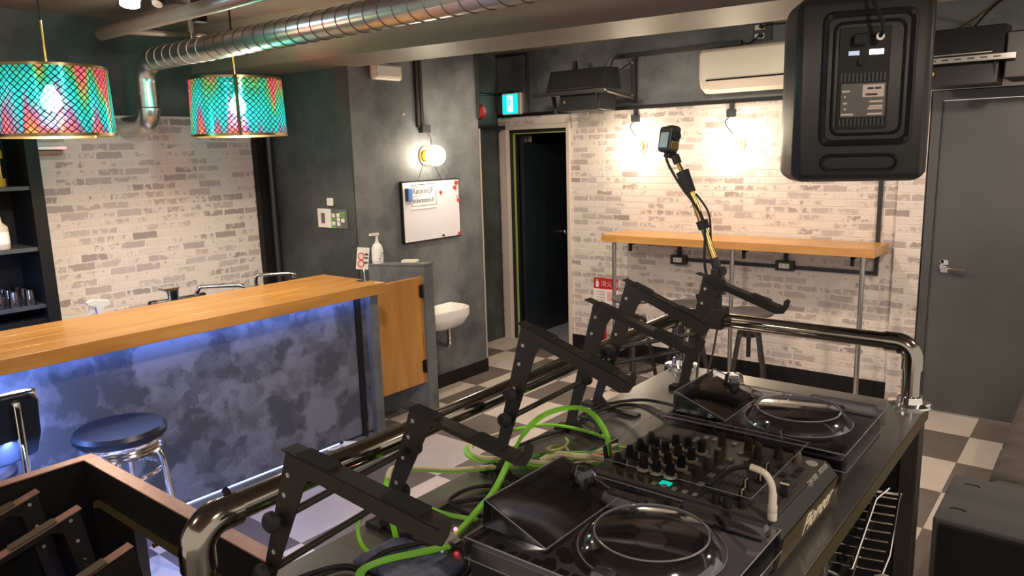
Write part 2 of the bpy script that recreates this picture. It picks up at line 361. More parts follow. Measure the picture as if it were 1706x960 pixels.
def text(name, par, body, size, loc, rot, mt, shear=0., ext=.0006, align='LEFT', sx=1.):
    cu = bpy.data.curves.new(name, 'FONT'); cu.body = body; cu.size = size; cu.shear = shear; cu.extrude = ext; cu.offset = -.012*size; cu.align_x = align
    t = bpy.data.objects.new('tmp', cu); COL.objects.link(t); bpy.context.view_layer.update()
    me = bpy.data.meshes.new_from_object(t.evaluated_get(bpy.context.evaluated_depsgraph_get())); bpy.data.objects.remove(t)
    me.name = name; me.materials.clear(); me.materials.append(mt)
    o = bpy.data.objects.new(name, me); COL.objects.link(o)
    base = par
    off = Vector((0, 0, 0)); q = par
    while q is not None: off += Vector(q.location); q = q.parent
    o.parent = par; o.location = Vector(loc)-off; o.rotation_euler = rot; o.scale = (sx, 1, 1); return o
RX = (PI/2, 0, 0)          # text on a wall that faces -Y
RYZ = (PI/2, 0, PI/2)      # text on a wall that faces +X

# ================================================================== STRUCTURE
CEIL = 2.62
fl = st(B().box(-6, -1.6, -.12, 1.8, 5.46, -.006).build('floor', m_mortar, smooth=False))
tl = []
for mt in (m_tile_l, m_tile_d):
    me = B().box(0, 0, -.006, .4488, .4488, 0).build('tile', mt, smooth=False); tl.append(me)
first = [True, True]
for i in range(-5, 11):
    for j in range(-12, 3):
        X = -3.717+.45*i; Y = 4.1006+.45*j
        k = (i+j) % 2
        if X < -5.3 and Y > 3: continue
        if first[k]: o = tl[k]; first[k] = False
        else: o = bpy.data.objects.new('tile', tl[k].data); COL.objects.link(o)
        o.location = (X, Y, 0); o.parent = fl
st(B().box(-6, -1.6, CEIL, 1.8, 5.6, CEIL+.1).build('ceiling', m_ceil, smooth=False))

# wall behind: plain dark upper part, openings for both doors
WB = 5.40
b = B()
b.box(-4.6, WB, 0, -4.42, WB+.12, CEIL); b.box(-4.42, WB, 1.955, -3.73, WB+.12, CEIL); b.box(-3.73, WB, 0, -.955, WB+.12, CEIL)
b.box(-.955, WB, 2.05, .02, WB+.12, CEIL); b.box(.02, WB, 0, 1.8, WB+.12, CEIL)
wall_back = st(b.build('wall_back', m_slate, smooth=False))
# mortar skins under the brick, then every brick of its own
def bricks(par, axis, const, out, a0, a1, z0, z1, skip, mt, lim, name='brick'):
    """bricks proud of a wall: axis 0 runs along X (wall faces -Y), axis 1 along Y (wall faces +X)"""
    unit = B().box(0, 0, 0, 1, 1, 1).build('brick', mt, smooth=False); um = unit.data; bpy.data.objects.remove(unit)
    cells = []
    for r in range(int(z0/PH), int(z1/PH)+1):
        zz0, zz1 = max(z0, r*PH+.004), min(z1, (r+1)*PH-.004)
        if zz1-zz0 < .008: continue
        u0 = int(math.floor(a0/PL+.5*(r % 2)))-1
        for u in range(u0, int(a1/PL)+3):
            s0 = (u-.5*(r % 2))*PL+.0045; s1 = s0+PL-.009
            s0, s1 = max(s0, a0), min(s1, a1)
            if s1-s0 < .012: continue
            segs = [(s0, s1)]
            for (k0, k1, q0, q1) in skip:
                if zz1 > q0 and zz0 < q1:
                    n_ = []
                    for (a, c) in segs:
                        if c <= k0 or a >= k1: n_.append((a, c)); continue
                        if a < k0: n_.append((a, k0))
                        if c > k1: n_.append((k1, c))
                    segs = n_
            for (a, c) in segs:
                if c-a > .012: cells.append((a, zz0, c-a, zz1-zz0))
    random.shuffle(cells) if False else None
    cells.sort(key=lambda c: -(c[2]*c[3]) if len(cells) <= lim else (c[1] < .75)*1-(c[2]*c[3]))
    rest = B()
    for k, (a, z, l, h) in enumerate(cells):
        d = .0025+.0015*random.random()
        if k < lim:
            o = bpy.data.objects.new(name, um); COL.objects.link(o); o.parent = par
            if axis == 0: o.location = (a, const-d, z); o.scale = (l, d, h)
            else: o.location = (const, a, z); o.scale = (d, l, h)
        else:
            if axis == 0: rest.box(a, const-d, z, a+l, const, z+h)
            else: rest.box(const, a, z, const+d, a+l, z+h)
    if rest.v:
        rest.p = par; o = rest.build('brickwork', mt, smooth=False); o['kind'] = 'stuff'
trim1 = st(B().box(-4.6, WB-.006, .0, -4.42, WB, 2.07).box(-4.42, WB-.006, 1.955, -3.73, WB, 2.07).box(-3.73, WB-.006, 0, -1.12, WB, 2.07).build('wall_back_brick', m_mortar, smooth=False))
bricks(trim1, 0, WB-.006, 1, -4.6, -1.12, .14, 2.065, [(-4.475, -3.70, 0, 1.99)], m_brx, 300)
trim2 = st(B().box(-1.12, WB-.045, 0, -.965, WB, 2.10).box(-.965, WB-.045, 2.06, .1, WB, 2.13).build('wall_back_pier', m_mortar, smooth=False))
bricks(trim2, 0, WB-.045, 1, -1.12, .1, .0, 2.125, [(-.965, .1, 0, 2.065)], m_brx, 300)
st(B().box(-3.70, WB-.018, 0, -1.12, WB-.006, .14).build('baseboard_back', m_black))
st(B().box(-4.50, WB-.03, 2.066, -1.12, WB, 2.094).build('trim_1', m_black))
# left walls: boxed pier with the whiteboard, wall behind the bar, recess with the far left door
st(B().box(-4.86, 3.20, 0, -3.91, 4.44, CEIL).build('wall_left_pier', m_slate, smooth=False))
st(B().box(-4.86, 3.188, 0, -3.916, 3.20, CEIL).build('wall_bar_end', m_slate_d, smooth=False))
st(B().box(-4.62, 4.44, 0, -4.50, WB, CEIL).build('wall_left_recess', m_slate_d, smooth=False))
st(B().box(-4.50, 4.46, 1.96, -4.40, WB, 1.99).build('trim_2', m_black))
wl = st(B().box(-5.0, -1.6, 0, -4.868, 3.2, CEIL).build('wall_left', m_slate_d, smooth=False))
wb = st(B().box(-4.868, 1.60, .75, -4.86, 3.19, 2.05).build('wall_left_brick', m_mortar, smooth=False))
bricks(wb, 1, -4.86, 1, 1.60, 3.14, .80, 2.045, [], m_bry, 300)
st(B().box(-3.91, 3.60, 0, -3.898, 4.44, .10).box(-3.91, 4.44, 0, -3.898, 4.452, .10).box(-4.6, 4.44, 0, -3.898, 4.452, .10).build('baseboard_left', m_black))
# the beam across the room and the ceiling recess behind it
bf = [(-5.2, 2.63), (-4.40, 2.74), (-2.52, 2.99), (-1.20, 3.12), (1.8, 3.42)]
bb = [(-5.2, 3.00), (-4.72, 3.16), (-2.68, 3.45), (-1.34, 3.63), (1.8, 3.98)]
b = B(); n = len(bf); ZB = 2.33
vs = [(x, y, ZB) for x, y in bf]+[(x, y, ZB) for x, y in bb]+[(x, y, CEIL) for x, y in bf]+[(x, y, CEIL) for x, y in bb]
fs = []
for i in range(n-1):
    fs += [(i, i+1, n+i+1, n+i), (2*n+i, 2*n+i+1, i+1, i), (n+i, n+i+1, 3*n+i+1, 3*n+i)]
b.add(vs, fs); st(b.build('ceiling_beam', m_beam))
st(B().box(-4.86, 2.93, 1.98, -4.60, 3.19, 2.36).build('trim_3', m_slate_d, bevel=.004))
st(B().box(-4.86, 3.06, 0, -4.80, 3.188, 2.0).build('trim_4', m_black, bevel=.003))
st(B().cyl((-4.76, 3.14, 0), (-4.76, 3.14, 2.1), .022).build('trim_5', m_blackp))
# door 1: big grey door at the right
d1 = st(B().box(-.955, WB-.052, 0, -.905, WB+.02, 2.055).box(-.905, WB-.052, 2.0, .03, WB+.02, 2.055).build('door_1_frame', m_doorf, bevel=.003))
d1 = st(B().box(-.900, WB-.035, .012, -.03, WB+.01, 1.995).build('door_1', m_door, bevel=.003))
b = B(); b.p = d1; b.cyl((-.825, WB-.035, .972), (-.825, WB-.075, .972), .022); b.tube([(-.825, WB-.075, .972), (-.80, WB-.085, .97), (-.70, WB-.085, .965)], .011, 8); b.box(-.845, WB-.04, .93, -.805, WB-.034, 1.01)
b.build('handle', m_chrome)
b = B(); b.p = d1; b.cyl((-.84, WB-.034, 1.0), (-.84, WB-.04, 1.0), .01); b.build('keyhole', m_chrome)
# door 2: cream cased opening, dark door swung into the corridor
st(B().box(-4.475, WB-.03, 0, -4.395, WB+.02, 1.99).box(-3.735, WB-.03, 0, -3.70, WB+.02, 1.99).box(-4.395, WB-.03, 1.95, -3.735, WB+.02, 1.99).build('door_2_frame', m_frame, bevel=.004))
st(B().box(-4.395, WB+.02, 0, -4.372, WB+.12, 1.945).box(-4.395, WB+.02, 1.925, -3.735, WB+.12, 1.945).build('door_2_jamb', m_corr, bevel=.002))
st(B().box(-4.373, WB+.04, 0, -4.366, WB+.065, 1.93).box(-4.373, WB+.04, 1.915, -3.735, WB+.065, 1.926).build('door_2_strip', m_lime))  # yellowish light on the frame's inner strip put into its colour
d2 = st(B().box(-4.37, WB+.13, .01, -4.33, WB+.80, 1.92).build('door_2', m_ddoor, bevel=.003))
b = B(); b.p = d2; b.cyl((-4.33, 6.11, .96), (-4.29, 6.11, .96), .012); b.sphere((-4.275, 6.11, .96), .028); b.build('door_knob', m_chrome)
b = B(); b.p = d2; b.box(-4.33, 5.60, 1.84, -4.285, 5.84, 1.90); b.build('door_closer', m_steel, bevel=.004)
b = B(); b.p = d2; b.box(-4.30, 5.58, 1.905, -4.28, 5.95, 1.915); b.build('closer_arm', m_steel)
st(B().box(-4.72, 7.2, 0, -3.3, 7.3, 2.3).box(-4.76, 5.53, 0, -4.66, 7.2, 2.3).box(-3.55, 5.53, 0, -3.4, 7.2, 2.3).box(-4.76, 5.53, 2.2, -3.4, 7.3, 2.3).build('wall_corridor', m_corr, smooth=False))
st(B().box(-4.9, 5.46, -.1, -3.4, 7.2, -.001).build('floor_corridor', m_corrf, smooth=False))
# door 3: dark door leaf beside the pier, seen on its pale edge
Mx = Matrix.Translation((-4.49, 4.47, 0)) @ Matrix.Rotation(math.radians(38), 4, 'Z')
d3 = st(B().box(.0, -.018, .012, .42, .018, 1.955, Mx).build('door_3', m_ddoor, bevel=.002))
b = B(); b.p = d3; b.box(.42, -.02, .012, .432, .02, 1.955, Mx); b.build('edge_strip', m_frame)
b = B(); b.p = d3; b.cyl(Mx @ Vector((.37, -.018, .93)), Mx @ Vector((.37, -.06, .93)), .010); b.sphere(Mx @ Vector((.37, -.07, .93)), .022); b.build('door_knob', m_chrome)
# pipes and conduits on the upper walls
one('conduit_pipe', 'black conduit running up the corner beside the red alarm lamp', 'pipe', m_blackp, lambda b: b.tube([(-3.895, 4.43, 2.02), (-3.895, 4.43, 2.60)], .014, 8, smooth=0))
one('conduit_pipe', 'black conduit framing the upper wall right of the green exit sign', 'pipe', m_blackp, lambda b: b.tube([(-4.48, 5.375, 2.60), (-4.14, 5.375, 2.60), (-4.14, 5.375, 2.10)], .014, 8, smooth=0))
one('conduit_pipe', 'short black conduit ending above the green exit sign', 'pipe', m_blackp, lambda b: b.tube([(-4.49, 5.0, 2.27), (-4.49, 5.37, 2.27), (-4.30, 5.37, 2.285)], .012, 8, smooth=0))

# ================================================================== wall furniture, back wall
# exit sign
t = T('exit_sign', 'small lit green and white running-man exit sign above the open doorway', 'sign', (-4.31, 5.36, 2.085))
part('housing', t, m_cream, lambda b: b.box(-4.41, 5.345, 2.085, -4.20, 5.40, 2.275), bevel=.008)
part('panel', t, m_exitg, lambda b: b.box(-4.40, 5.340, 2.095, -4.235, 5.346, 2.262))
def man(b):
    y0, y1 = 5.336, 5.341
    b.box(-4.345, y0, 2.11, -4.285, y1, 2.25)
part('doorway_symbol', t, m_exitw, man)
def man2(b):
    y0, y1 = 5.333, 5.337
    b.cyl((-4.31, y0, 2.232), (-4.31, y1, 2.232), .010, n=12)
    for (xa, za, xb, zb, w_) in ((-4.312, 2.218, -4.322, 2.178, .016), (-4.322, 2.180, -4.300, 2.155, .011), (-4.300, 2.155, -4.302, 2.125, .009), (-4.322, 2.180, -4.335, 2.152, .011), (-4.335, 2.152, -4.356, 2.150, .009), (-4.312, 2.214, -4.337, 2.196, .008), (-4.312, 2.214, -4.292, 2.190, .008)):
        a = Vector((xa, 0, za)); c = Vector((xb, 0, zb)); d = (c-a).normalized(); p_ = Vector((-d.z, 0, d.x))*w_/2
        q = [a+p_, c+p_, c-p_, a-p_]; b.prism([(v.x, v.z) for v in q], 'xz', y0, y1)
part('running_figure', t, m_exitg, man2)
# fire alarm lamp
t = T('alarm_lamp', 'round red fire alarm lamp at the corner left of the exit sign', 'alarm', (-3.93, 4.46, 2.05))
part('base', t, m_black, lambda b: b.cyl((-4.50, 5.10, 2.115), (-4.47, 5.10, 2.115), .070))
part('lens', t, m_red, lambda b: b.lathe([(.064, 0), (.060, .02), (.042, .042), (1e-5, .05)], (-4.47, 5.10, 2.115), 20, (1, 0, 0)))
# air conditioner
t = T('air_conditioner', 'white wall mounted air conditioner high on the dark wall', 'air conditioner', (-2.0, 5.4, 2.135))
def acp(b):
    pr = [(5.395, 2.14), (5.395, 2.44), (5.20, 2.44), (5.165, 2.41), (5.165, 2.23), (5.20, 2.165), (5.27, 2.135)]
    b.prism(pr, 'yz', -2.43, -1.62)
part('casing', t, m_cream, acp, bevel=.018, seg=3)
part('front_panel', t, m_cream, lambda b: b.prism([(5.163, 2.42), (5.155, 2.41), (5.155, 2.235), (5.163, 2.225)], 'yz', -2.40, -1.65), bevel=.002)
part('louvre', t, m_frame, lambda b: b.prism([(5.160, 2.213), (5.166, 2.219), (5.200, 2.160), (5.194, 2.154)], 'yz', -2.36, -1.69), bevel=.001)
part('outlet_slot', t, m_black, lambda b: b.prism([(5.158, 2.224), (5.166, 2.226), (5.169, 2.216), (5.163, 2.214)], 'yz', -2.37, -1.68))
one('cable_duct', 'long black cable trunking sloping nowhere, fixed above the left wall speaker', 'cable duct', m_blackp, lambda b: b.box(-3.24, 5.365, 2.465, -2.20, 5.40, 2.50), bevel=.002)['label'] = 'long black cable trunking fixed high on the dark wall left of the air conditioner'
t = T('wall_outlet', 'dark wall outlet with two white plugs high above the air conditioner', 'outlet', (-2.06, 5.38, 2.48))
part('plate', t, m_slate_d, lambda b: b.box(-2.125, 5.385, 2.48, -1.99, 5.40, 2.60), bevel=.003)
part('socket', t, m_white, lambda b: b.box(-2.11, 5.378, 2.555, -2.04, 5.386, 2.59), bevel=.002)
part('socket', t, m_white, lambda b: b.box(-2.11, 5.378, 2.495, -2.04, 5.386, 2.53), bevel=.002)
part('plug', t, m_rubber, lambda b: b.cyl((-2.055, 5.378, 2.572), (-2.055, 5.345, 2.572), .014))
part('plug', t, m_rubber, lambda b: b.cyl((-2.060, 5.378, 2.512), (-2.060, 5.345, 2.512), .014))
part('cord', t, m_rubber, lambda b: b.tube([(-2.055, 5.345, 2.572), (-1.98, 5.34, 2.575), (-1.86, 5.35, 2.57)], .006, 6))
part('cord', t, m_rubber, lambda b: b.tube([(-2.06, 5.345, 2.512), (-2.10, 5.35, 2.49), (-2.15, 5.37, 2.47), (-2.20, 5.38, 2.485)], .005, 6))
# the two bracket speakers
def wall_speaker(x0, label, white):
    t = T('wall_speaker', label, 'speaker', (x0+.26, 5.0, 2.06))
    X0, X1 = x0, x0+.50
    part('cabinet', t, m_blackp, lambda b: b.prism([(4.93, 2.205), (5.00, 2.375), (5.22, 2.385), (5.26, 2.22)], 'yz', X0, X1), bevel=.006)
    part('horn_section', t, m_blackp, lambda b: b.prism([(4.99, 2.19), (4.96, 2.06), (5.20, 2.055), (5.22, 2.19)], 'yz', X0+.10, X1-.02), bevel=.006)
    part('edge_strip', t, m_steel if white else m_blackm, lambda b: b.box(X0+.01, 4.922, 2.222, X1-.05, 4.928, 2.228))
    bar = part('angle_bar', t, m_steel if white else m_blackm, lambda b: b.box(X0-.13, 4.925, 2.185, X1+.06, 4.931, 2.212).box(X0-.13, 4.925, 2.182, X1+.06, 4.955, 2.186))
    for k in range(10): sub('slot', bar, m_ink, lambda b: b.box(X0-.10+k*.062, 4.9235, 2.195, X0-.066+k*.062, 4.926, 2.202))
    part('wing_plate', t, m_blackm, lambda b: b.prism([(4.95, 2.18), (4.99, 2.05), (5.03, 2.05), (5.01, 2.18)], 'yz', X0+.04, X0+.045))
    part('wing_plate', t, m_blackm, lambda b: b.prism([(4.95, 2.18), (4.99, 2.05), (5.03, 2.05), (5.01, 2.18)], 'yz', X1-.04, X1-.035))
    part('badge', t, m_brass, lambda b: b.cyl((X0+.16, 4.968, 2.13), (X0+.16, 4.964, 2.13), .012, n=12))
    return t
t = wall_speaker(-3.62, 'black bracket speaker high on the dark wall left of the air conditioner', False)
part('bracket_post', t, m_blackm, lambda b: b.box(-3.085, 5.355, 2.12, -3.055, 5.39, 2.48))
part('bracket_brace', t, m_blackm, lambda b: b.tube([(-3.07, 5.36, 2.43), (-3.20, 5.24, 2.32)], .011, 6, smooth=0))
part('bracket_arm', t, m_blackm, lambda b: b.tube([(-3.07, 4.94, 2.195), (-3.07, 5.36, 2.15)], .012, 4, smooth=0))
part('bracket_post', t, m_blackm, lambda b: b.box(-3.46, 5.08, 2.37, -3.43, 5.11, 2.45))
part('bolt', t, m_steel, lambda b: b.cyl((-3.07, 5.355, 2.42), (-3.07, 5.34, 2.42), .010))
part('bolt', t, m_steel, lambda b: b.cyl((-3.06, 4.93, 2.20), (-3.06, 4.915, 2.20), .007))
part('bolt', t, m_steel, lambda b: b.cyl((-3.07, 5.355, 2.17), (-3.07, 5.34, 2.17), .009))
part('cable', t, m_rubber, lambda b: b.tube([(-3.12, 5.1, 2.38), (-3.15, 5.2, 2.45), (-3.18, 5.36, 2.48)], .006, 6))
part('cable', t, m_steel, lambda b: b.tube([(-3.17, 5.1, 2.38), (-3.19, 5.2, 2.46), (-3.20, 5.36, 2.485)], .004, 6))
t = wall_speaker(-1.06, 'black bracket speaker with a white perforated strip above the grey door', True)
part('bracket_clamp', t, m_blackm, lambda b: b.box(-.555, 4.98, 2.08, -.42, 5.40, 2.33), bevel=.01)
part('cable', t, m_brass, lambda b: b.tube([(-.80, 5.05, 2.38), (-.70, 5.15, 2.46), (-.62, 5.3, 2.56), (-.55, 5.38, 2.6)], .005, 6))
part('cable', t, m_rubber, lambda b: b.tube([(-.72, 5.05, 2.38), (-.66, 5.15, 2.48), (-.60, 5.3, 2.55), (-.45, 5.38, 2.56)], .006, 6))
part('cable', t, m_steel, lambda b: b.tube([(-.96, 5.05, 2.38), (-1.03, 5.15, 2.45), (-1.12, 5.3, 2.52)], .010, 6))
# wall globes
def sconce(c, ax, label):
    """c: centre on the wall, ax: outward direction"""
    a = Vector(ax); c = Vector(c); t = T('globe_lamp', label, 'wall lamp', tuple(c), 'round glass wall lamps')
    part('back_plate', t, m_brass, lambda b: b.cyl(c, c+a*.014, .068, n=28))
    part('neck', t, m_brass, lambda b: b.cyl(c+a*.014, c+a*.045, .040, .046, 20))
    part('globe', t, m_globe, lambda b: b.sphere(c+a*.105, .072))
    return t
sconce((-3.03, WB-.012, 1.775), (0, -1, 0), 'lit globe wall lamp on the brick, left of the two over the wooden shelf')
sconce((-2.225, WB-.012, 1.768), (0, -1, 0), 'lit globe wall lamp on the brick, nearer the air conditioner')
sconce((-3.91, 3.855, 1.750), (1, 0, 0), 'lit globe wall lamp on the grey pier above the whiteboard')
for x, l in ((-3.06, 'black junction box over the left brick wall lamp'), (-2.265, 'black junction box under the air conditioner, over the right brick wall lamp')):
    t = T('junction_box', l, 'junction box', (x, 5.38, 1.965))
    part('box', t, m_blackp, lambda b: b.box(x-.03, 5.35, 1.965, x+.03, 5.395, 2.02), bevel=.004)
    part('conduit', t, m_blackp, lambda b: b.box(x-.015, 5.372, 2.02, x+.015, 5.395, 2.07))
    part('cord', t, m_rubber, lambda b: b.tube([(x-.01, 5.36, 1.966), (x-.035, 5.35, 1.93), (x-.005, 5.35, 1.88), (x+.03, 5.34, 1.845)], .004, 6))
t = T('junction_box', 'black junction box with two conduits over the pier wall lamp', 'junction box', (-3.89, 3.83, 1.91))
part('box', t, m_blackp, lambda b: b.box(-3.91, 3.80, 1.91, -3.865, 3.88, 1.965), bevel=.004)
part('conduit', t, m_blackp, lambda b: b.box(-3.91, 3.775, 1.95, -3.885, 3.800, 2.60))
part('conduit', t, m_blackp, lambda b: b.box(-3.91, 3.81, 1.965, -3.885, 3.835, 2.60))
part('cord', t, m_rubber, lambda b: b.tube([(-3.88, 3.86, 1.91), (-3.87, 3.88, 1.87), (-3.87, 3.88, 1.83)], .004, 6))
# high table on steel legs
t = T('wall_table', 'long narrow orange wooden bar table on steel legs along the brick wall', 'table', (-2.15, 5.18, 0))
for k in range(3): part('tabletop_board', t, m_wood_x, lambda b: b.box(-3.155, 5.0+k*.1235, 1.043, -1.155, 5.0+k*.1235+.1228, 1.100), bevel=.003)
for x in (-3.07, -2.10, -1.235):
    part('leg', t, m_steel, lambda b: b.cyl((x, 5.06, .0), (x, 5.06, 1.043), .016, n=16))
for x in (-2.93, -2.02, -1.30): part('bracket', t, m_black, lambda b: b.box(x-.01, 5.06, .975, x+.01, 5.08, 1.043).box(x-.01, 5.06, 1.02, x+.01, 5.38, 1.043))
def outlet(x, z, label):
    t = T('surface_outlet', label, 'outlet', (x, 5.36, z-.035))
    part('box', t, m_blackp, lambda b: b.box(x-.065, 5.345, z-.036, x+.065, 5.394, z+.036), bevel=.004)
    part('socket', t, m_white, lambda b: b.box(x-.036, 5.339, z-.018, x+.036, 5.346, z+.018), bevel=.002)
    for dx in (-.018, .018): part('slot', t, m_ink, lambda b: b.box(x+dx-.006, 5.338, z-.006, x+dx-.003, 5.340, z+.006).box(x+dx+.003, 5.338, z-.006, x+dx+.006, 5.340, z+.006))
    part('riser', t, m_blackp, lambda b: b.box(x-.013, 5.365, z+.036, x+.013, 5.394, 1.043))
outlet(-2.665, .885, 'black surface outlet under the wooden shelf table, farther from the grey door')
outlet(-1.83, .90, 'black surface outlet under the wooden shelf table, nearer the grey door')
one('cable_duct', 'black conduit under the wooden wall table turning up the brick beside it', 'cable duct', m_blackp,
    lambda b: b.box(-2.60, 5.368, .875, -1.895, 5.394, .90).box(-1.765, 5.368, .875, -1.215, 5.394, .90).box(-1.24, 5.368, .90, -1.215, 5.394, 2.06))
# fire notice and extinguisher
t = T('fire_notice', 'red and white fire extinguisher notice stuck on the brick wall', 'sign', (-3.35, 5.39, .47))
part('red_panel', t, m_red, lambda b: b.box(-3.475, 5.386, .578, -3.235, 5.390, .672))
part('text_panel', t, m_paper, lambda b: b.box(-3.475, 5.386, .455, -3.235, 5.390, .578))
part('symbol', t, m_paper, lambda b: b.box(-3.452, 5.383, .592, -3.424, 5.3865, .642).box(-3.444, 5.383, .642, -3.434, 5.3865, .655).box(-3.452, 5.383, .652, -3.428, 5.3865, .657))
text('lettering', t, '消火器', .058, (-3.405, 5.3855, .603), RX, m_paper)
for k in range(4): part('print_line', t, m_pink, lambda b: b.box(-3.455, 5.3845, .475+k*.024, -3.36, 5.3865, .484+k*.024))
part('print_frame', t, m_pink, lambda b: b.box(-3.34, 5.3845, .475, -3.25, 5.3865, .565))
t = T('fire_extinguisher', 'red fire extinguisher standing on the floor under the fire notice', 'extinguisher', (-3.29, 5.17, 0))
part('cylinder', t, m_red, lambda b: b.lathe([(.06, .02), (.066, .03), (.066, .33), (.058, .37), (.03, .40), (.022, .41)], (-3.29, 5.17, 0), 24))
part('neck', t, m_blackp, lambda b: b.cyl((-3.29, 5.17, .41), (-3.29, 5.17, .45), .018).box(-3.35, 5.16, .45, -3.22, 5.18, .465))
part('hose', t, m_rubber, lambda b: b.tube([(-3.27, 5.15, .44), (-3.21, 5.12, .38), (-3.22, 5.11, .2), (-3.24, 5.11, .12)], .010, 8))
part('foot', t, m_white, lambda b: b.cyl((-3.29, 5.17, 0), (-3.29, 5.17, .035), .068, n=24))
for k, (zz, mt) in enumerate(((.27, m_paper), (.20, m_brass), (.13, m_blue))):
    part('sticker', t, mt, lambda b: b.cyl((-3.275, 5.108, zz), (-3.2745, 5.1015, zz), .022, n=14))
part('label_patch', t, m_paper, lambda b: b.prism([(-3.32, .06), (-3.26, .06), (-3.26, .10), (-3.32, .10)], 'xz', 5.100, 5.12))
# black swivel stools
t0 = T('swivel_stool', 'x', 'stool', (0, 0, 0), 'black swivel stools at the wooden wall table')
part('seat', t0, m_seat, lambda b: b.lathe([(.15, .63), (.158, .635), (.158, .648), (.15, .655), (1e-5, .657)], (0, 0, 0), 32))
part('seat_plate', t0, m_blackm, lambda b: b.box(-.07, -.015, .60, .07, .015, .63).box(-.015, -.07, .60, .015, .07, .63))
part('screw', t0, m_blackm, lambda b: b.cyl((0, 0, .33), (0, 0, .60), .015))
part('hub', t0, m_blackm, lambda b: b.cyl((0, 0, .475), (0, 0, .52), .045))
for k in range(4):
    a = PI/4+k*PI/2+.35; ca, sa = math.cos(a), math.sin(a)
    part('leg', t0, m_blackm, lambda b: b.tube([(ca*.04, sa*.04, .50), (ca*.085, sa*.085, .49), (ca*.10, sa*.10, .43), (ca*.185, sa*.185, .004)], .017, 6, smooth=3))
part('foot_ring', t0, m_blackm, lambda b: b.tube([(math.cos(i*PI/12)*.165, math.sin(i*PI/12)*.165, .115) for i in range(24)], .011, 8, closed=True, smooth=0))
for k, (x, y, l) in enumerate(((-1.885, 4.86, 'black swivel stool nearest the big grey door, seat fully visible'), (-2.345, 4.87, 'black swivel stool in the middle of the row at the wooden wall table'), (-2.79, 4.86, 'black swivel stool beside the fire notice, farthest from the grey door'))):
    o = t0 if k == 0 else copy_tree(t0); o.location = (x, y, 0); o.rotation_euler.z = .5*k; o['label'] = l

# ================================================================== pier wall (faces +X)
t = T('emergency_light', 'white rounded emergency light high on the grey pier under the beam', 'light', (-3.88, 3.5, 2.255))
part('housing', t, m_cream, lambda b: b.box(-3.91, 3.375, 2.255, -3.86, 3.63, 2.36), bevel=.02, seg=4)
part('diffuser', t, m_white, lambda b: b.box(-3.862, 3.40, 2.275, -3.853, 3.605, 2.345), bevel=.004)
one('wall_sensor', 'tiny white sensor dot on the grey pier', 'sensor', m_white, lambda b: b.sphere((-3.907, 3.66, 2.04), .008))
t = T('whiteboard', 'white magnetic board hanging on the grey pier by a string', 'whiteboard', (-3.89, 3.875, 1.145))
part('panel', t, m_board, lambda b: b.box(-3.892, 3.595, 1.150, -3.884, 4.162, 1.568))
part('frame', t, m_black, lambda b: b.box(-3.906, 3.585, 1.142, -3.886, 3.596, 1.577).box(-3.906, 4.162, 1.142, -3.886, 4.168, 1.577).box(-3.906, 3.585, 1.572, -3.886, 4.168, 1.578).box(-3.906, 3.585, 1.142, -3.886, 4.168, 1.149))
part('string', t, m_ink, lambda b: b.tube([(-3.90, 3.76, 1.575), (-3.88, 3.80, 1.69), (-3.88, 3.91, 1.69), (-3.90, 4.0, 1.575)], .0025, 5, smooth=0))
for (y, z, r, mt) in ((4.135, 1.545, .017, m_red), (4.115, 1.51, .015, m_red), (4.150, 1.415, .013, m_red), (4.148, 1.165, .012, m_red), (3.965, 1.485, .012, m_red), (4.14, 1.45, .010, m_pink), (3.975, 1.165, .009, m_ink)):
    part('magnet', t, mt, lambda b: b.cyl((-3.884, y, z), (-3.872, y, z), r, r*.85, 14))
s_ = part('notice_sheet', t, m_paper, lambda b: b.box(-3.884, 3.665, 1.378, -3.880, 3.925, 1.560))
part('sheet_frame', t, m_ink, lambda b: b.box(-3.8835, 3.672, 1.398, -3.8790, 3.676, 1.552).box(-3.8835, 3.914, 1.398, -3.8790, 3.918, 1.552).box(-3.8835, 3.672, 1.548, -3.8790, 3.918, 1.552).box(-3.8835, 3.672, 1.398, -3.8790, 3.918, 1.401))
text('lettering', t, 'Raizeen3F', .058, (-3.8785, 3.682, 1.487), RYZ, m_ink, sx=.86)
text('lettering', t, 'akibaraizeen3f', .046, (-3.8785, 3.680, 1.425), RYZ, m_ink, sx=.80)
part('print_line', t, m_btn, lambda b: b.box(-3.8795, 3.684, 1.536, -3.8785, 3.752, 1.543))
part('print_line', t, m_btn, lambda b: b.box(-3.8795, 3.684, 1.468, -3.8785, 3.762, 1.475))
part('eraser', t, m_blue, lambda b: b.box(-3.884, 3.628, 1.44, -3.862, 3.668, 1.53), bevel=.005)
part('eraser_pad', t, m_ink, lambda b: b.box(-3.884, 3.614, 1.44, -3.866, 3.628, 1.53), bevel=.002)
# wash basin beyond the partition
t = T('wash_basin', 'white porcelain wash basin hung on the grey pier behind the partition', 'sink', (-3.72, 3.86, .5))
def basin(b):
    ro = [(-3.905, 3.60), (-3.905, 4.05), (-3.76, 4.05), (-3.69, 4.02), (-3.66, 3.96), (-3.66, 3.70), (-3.69, 3.63), (-3.76, 3.60)]
    cx, cy_ = -3.78, 3.83
    def ring(s, z): return [(cx+(x-cx)*s, cy_+(y-cy_)*s, z) for x, y in ro]
    L_ = [ring(.5, .50), ring(.78, .525), ring(.96, .57), ring(1, .585), ring(1, .645), ring(.92, .650), ring(.86, .635), ring(.70, .58), ring(.3, .555)]
    n = 8
    b.add([v for r in L_ for v in r], [(k*n+i, k*n+(i+1) % n, (k+1)*n+(i+1) % n, (k+1)*n+i) for k in range(len(L_)-1) for i in range(n)]+[tuple(range(n)), tuple(range((len(L_)-1)*n, len(L_)*n))])
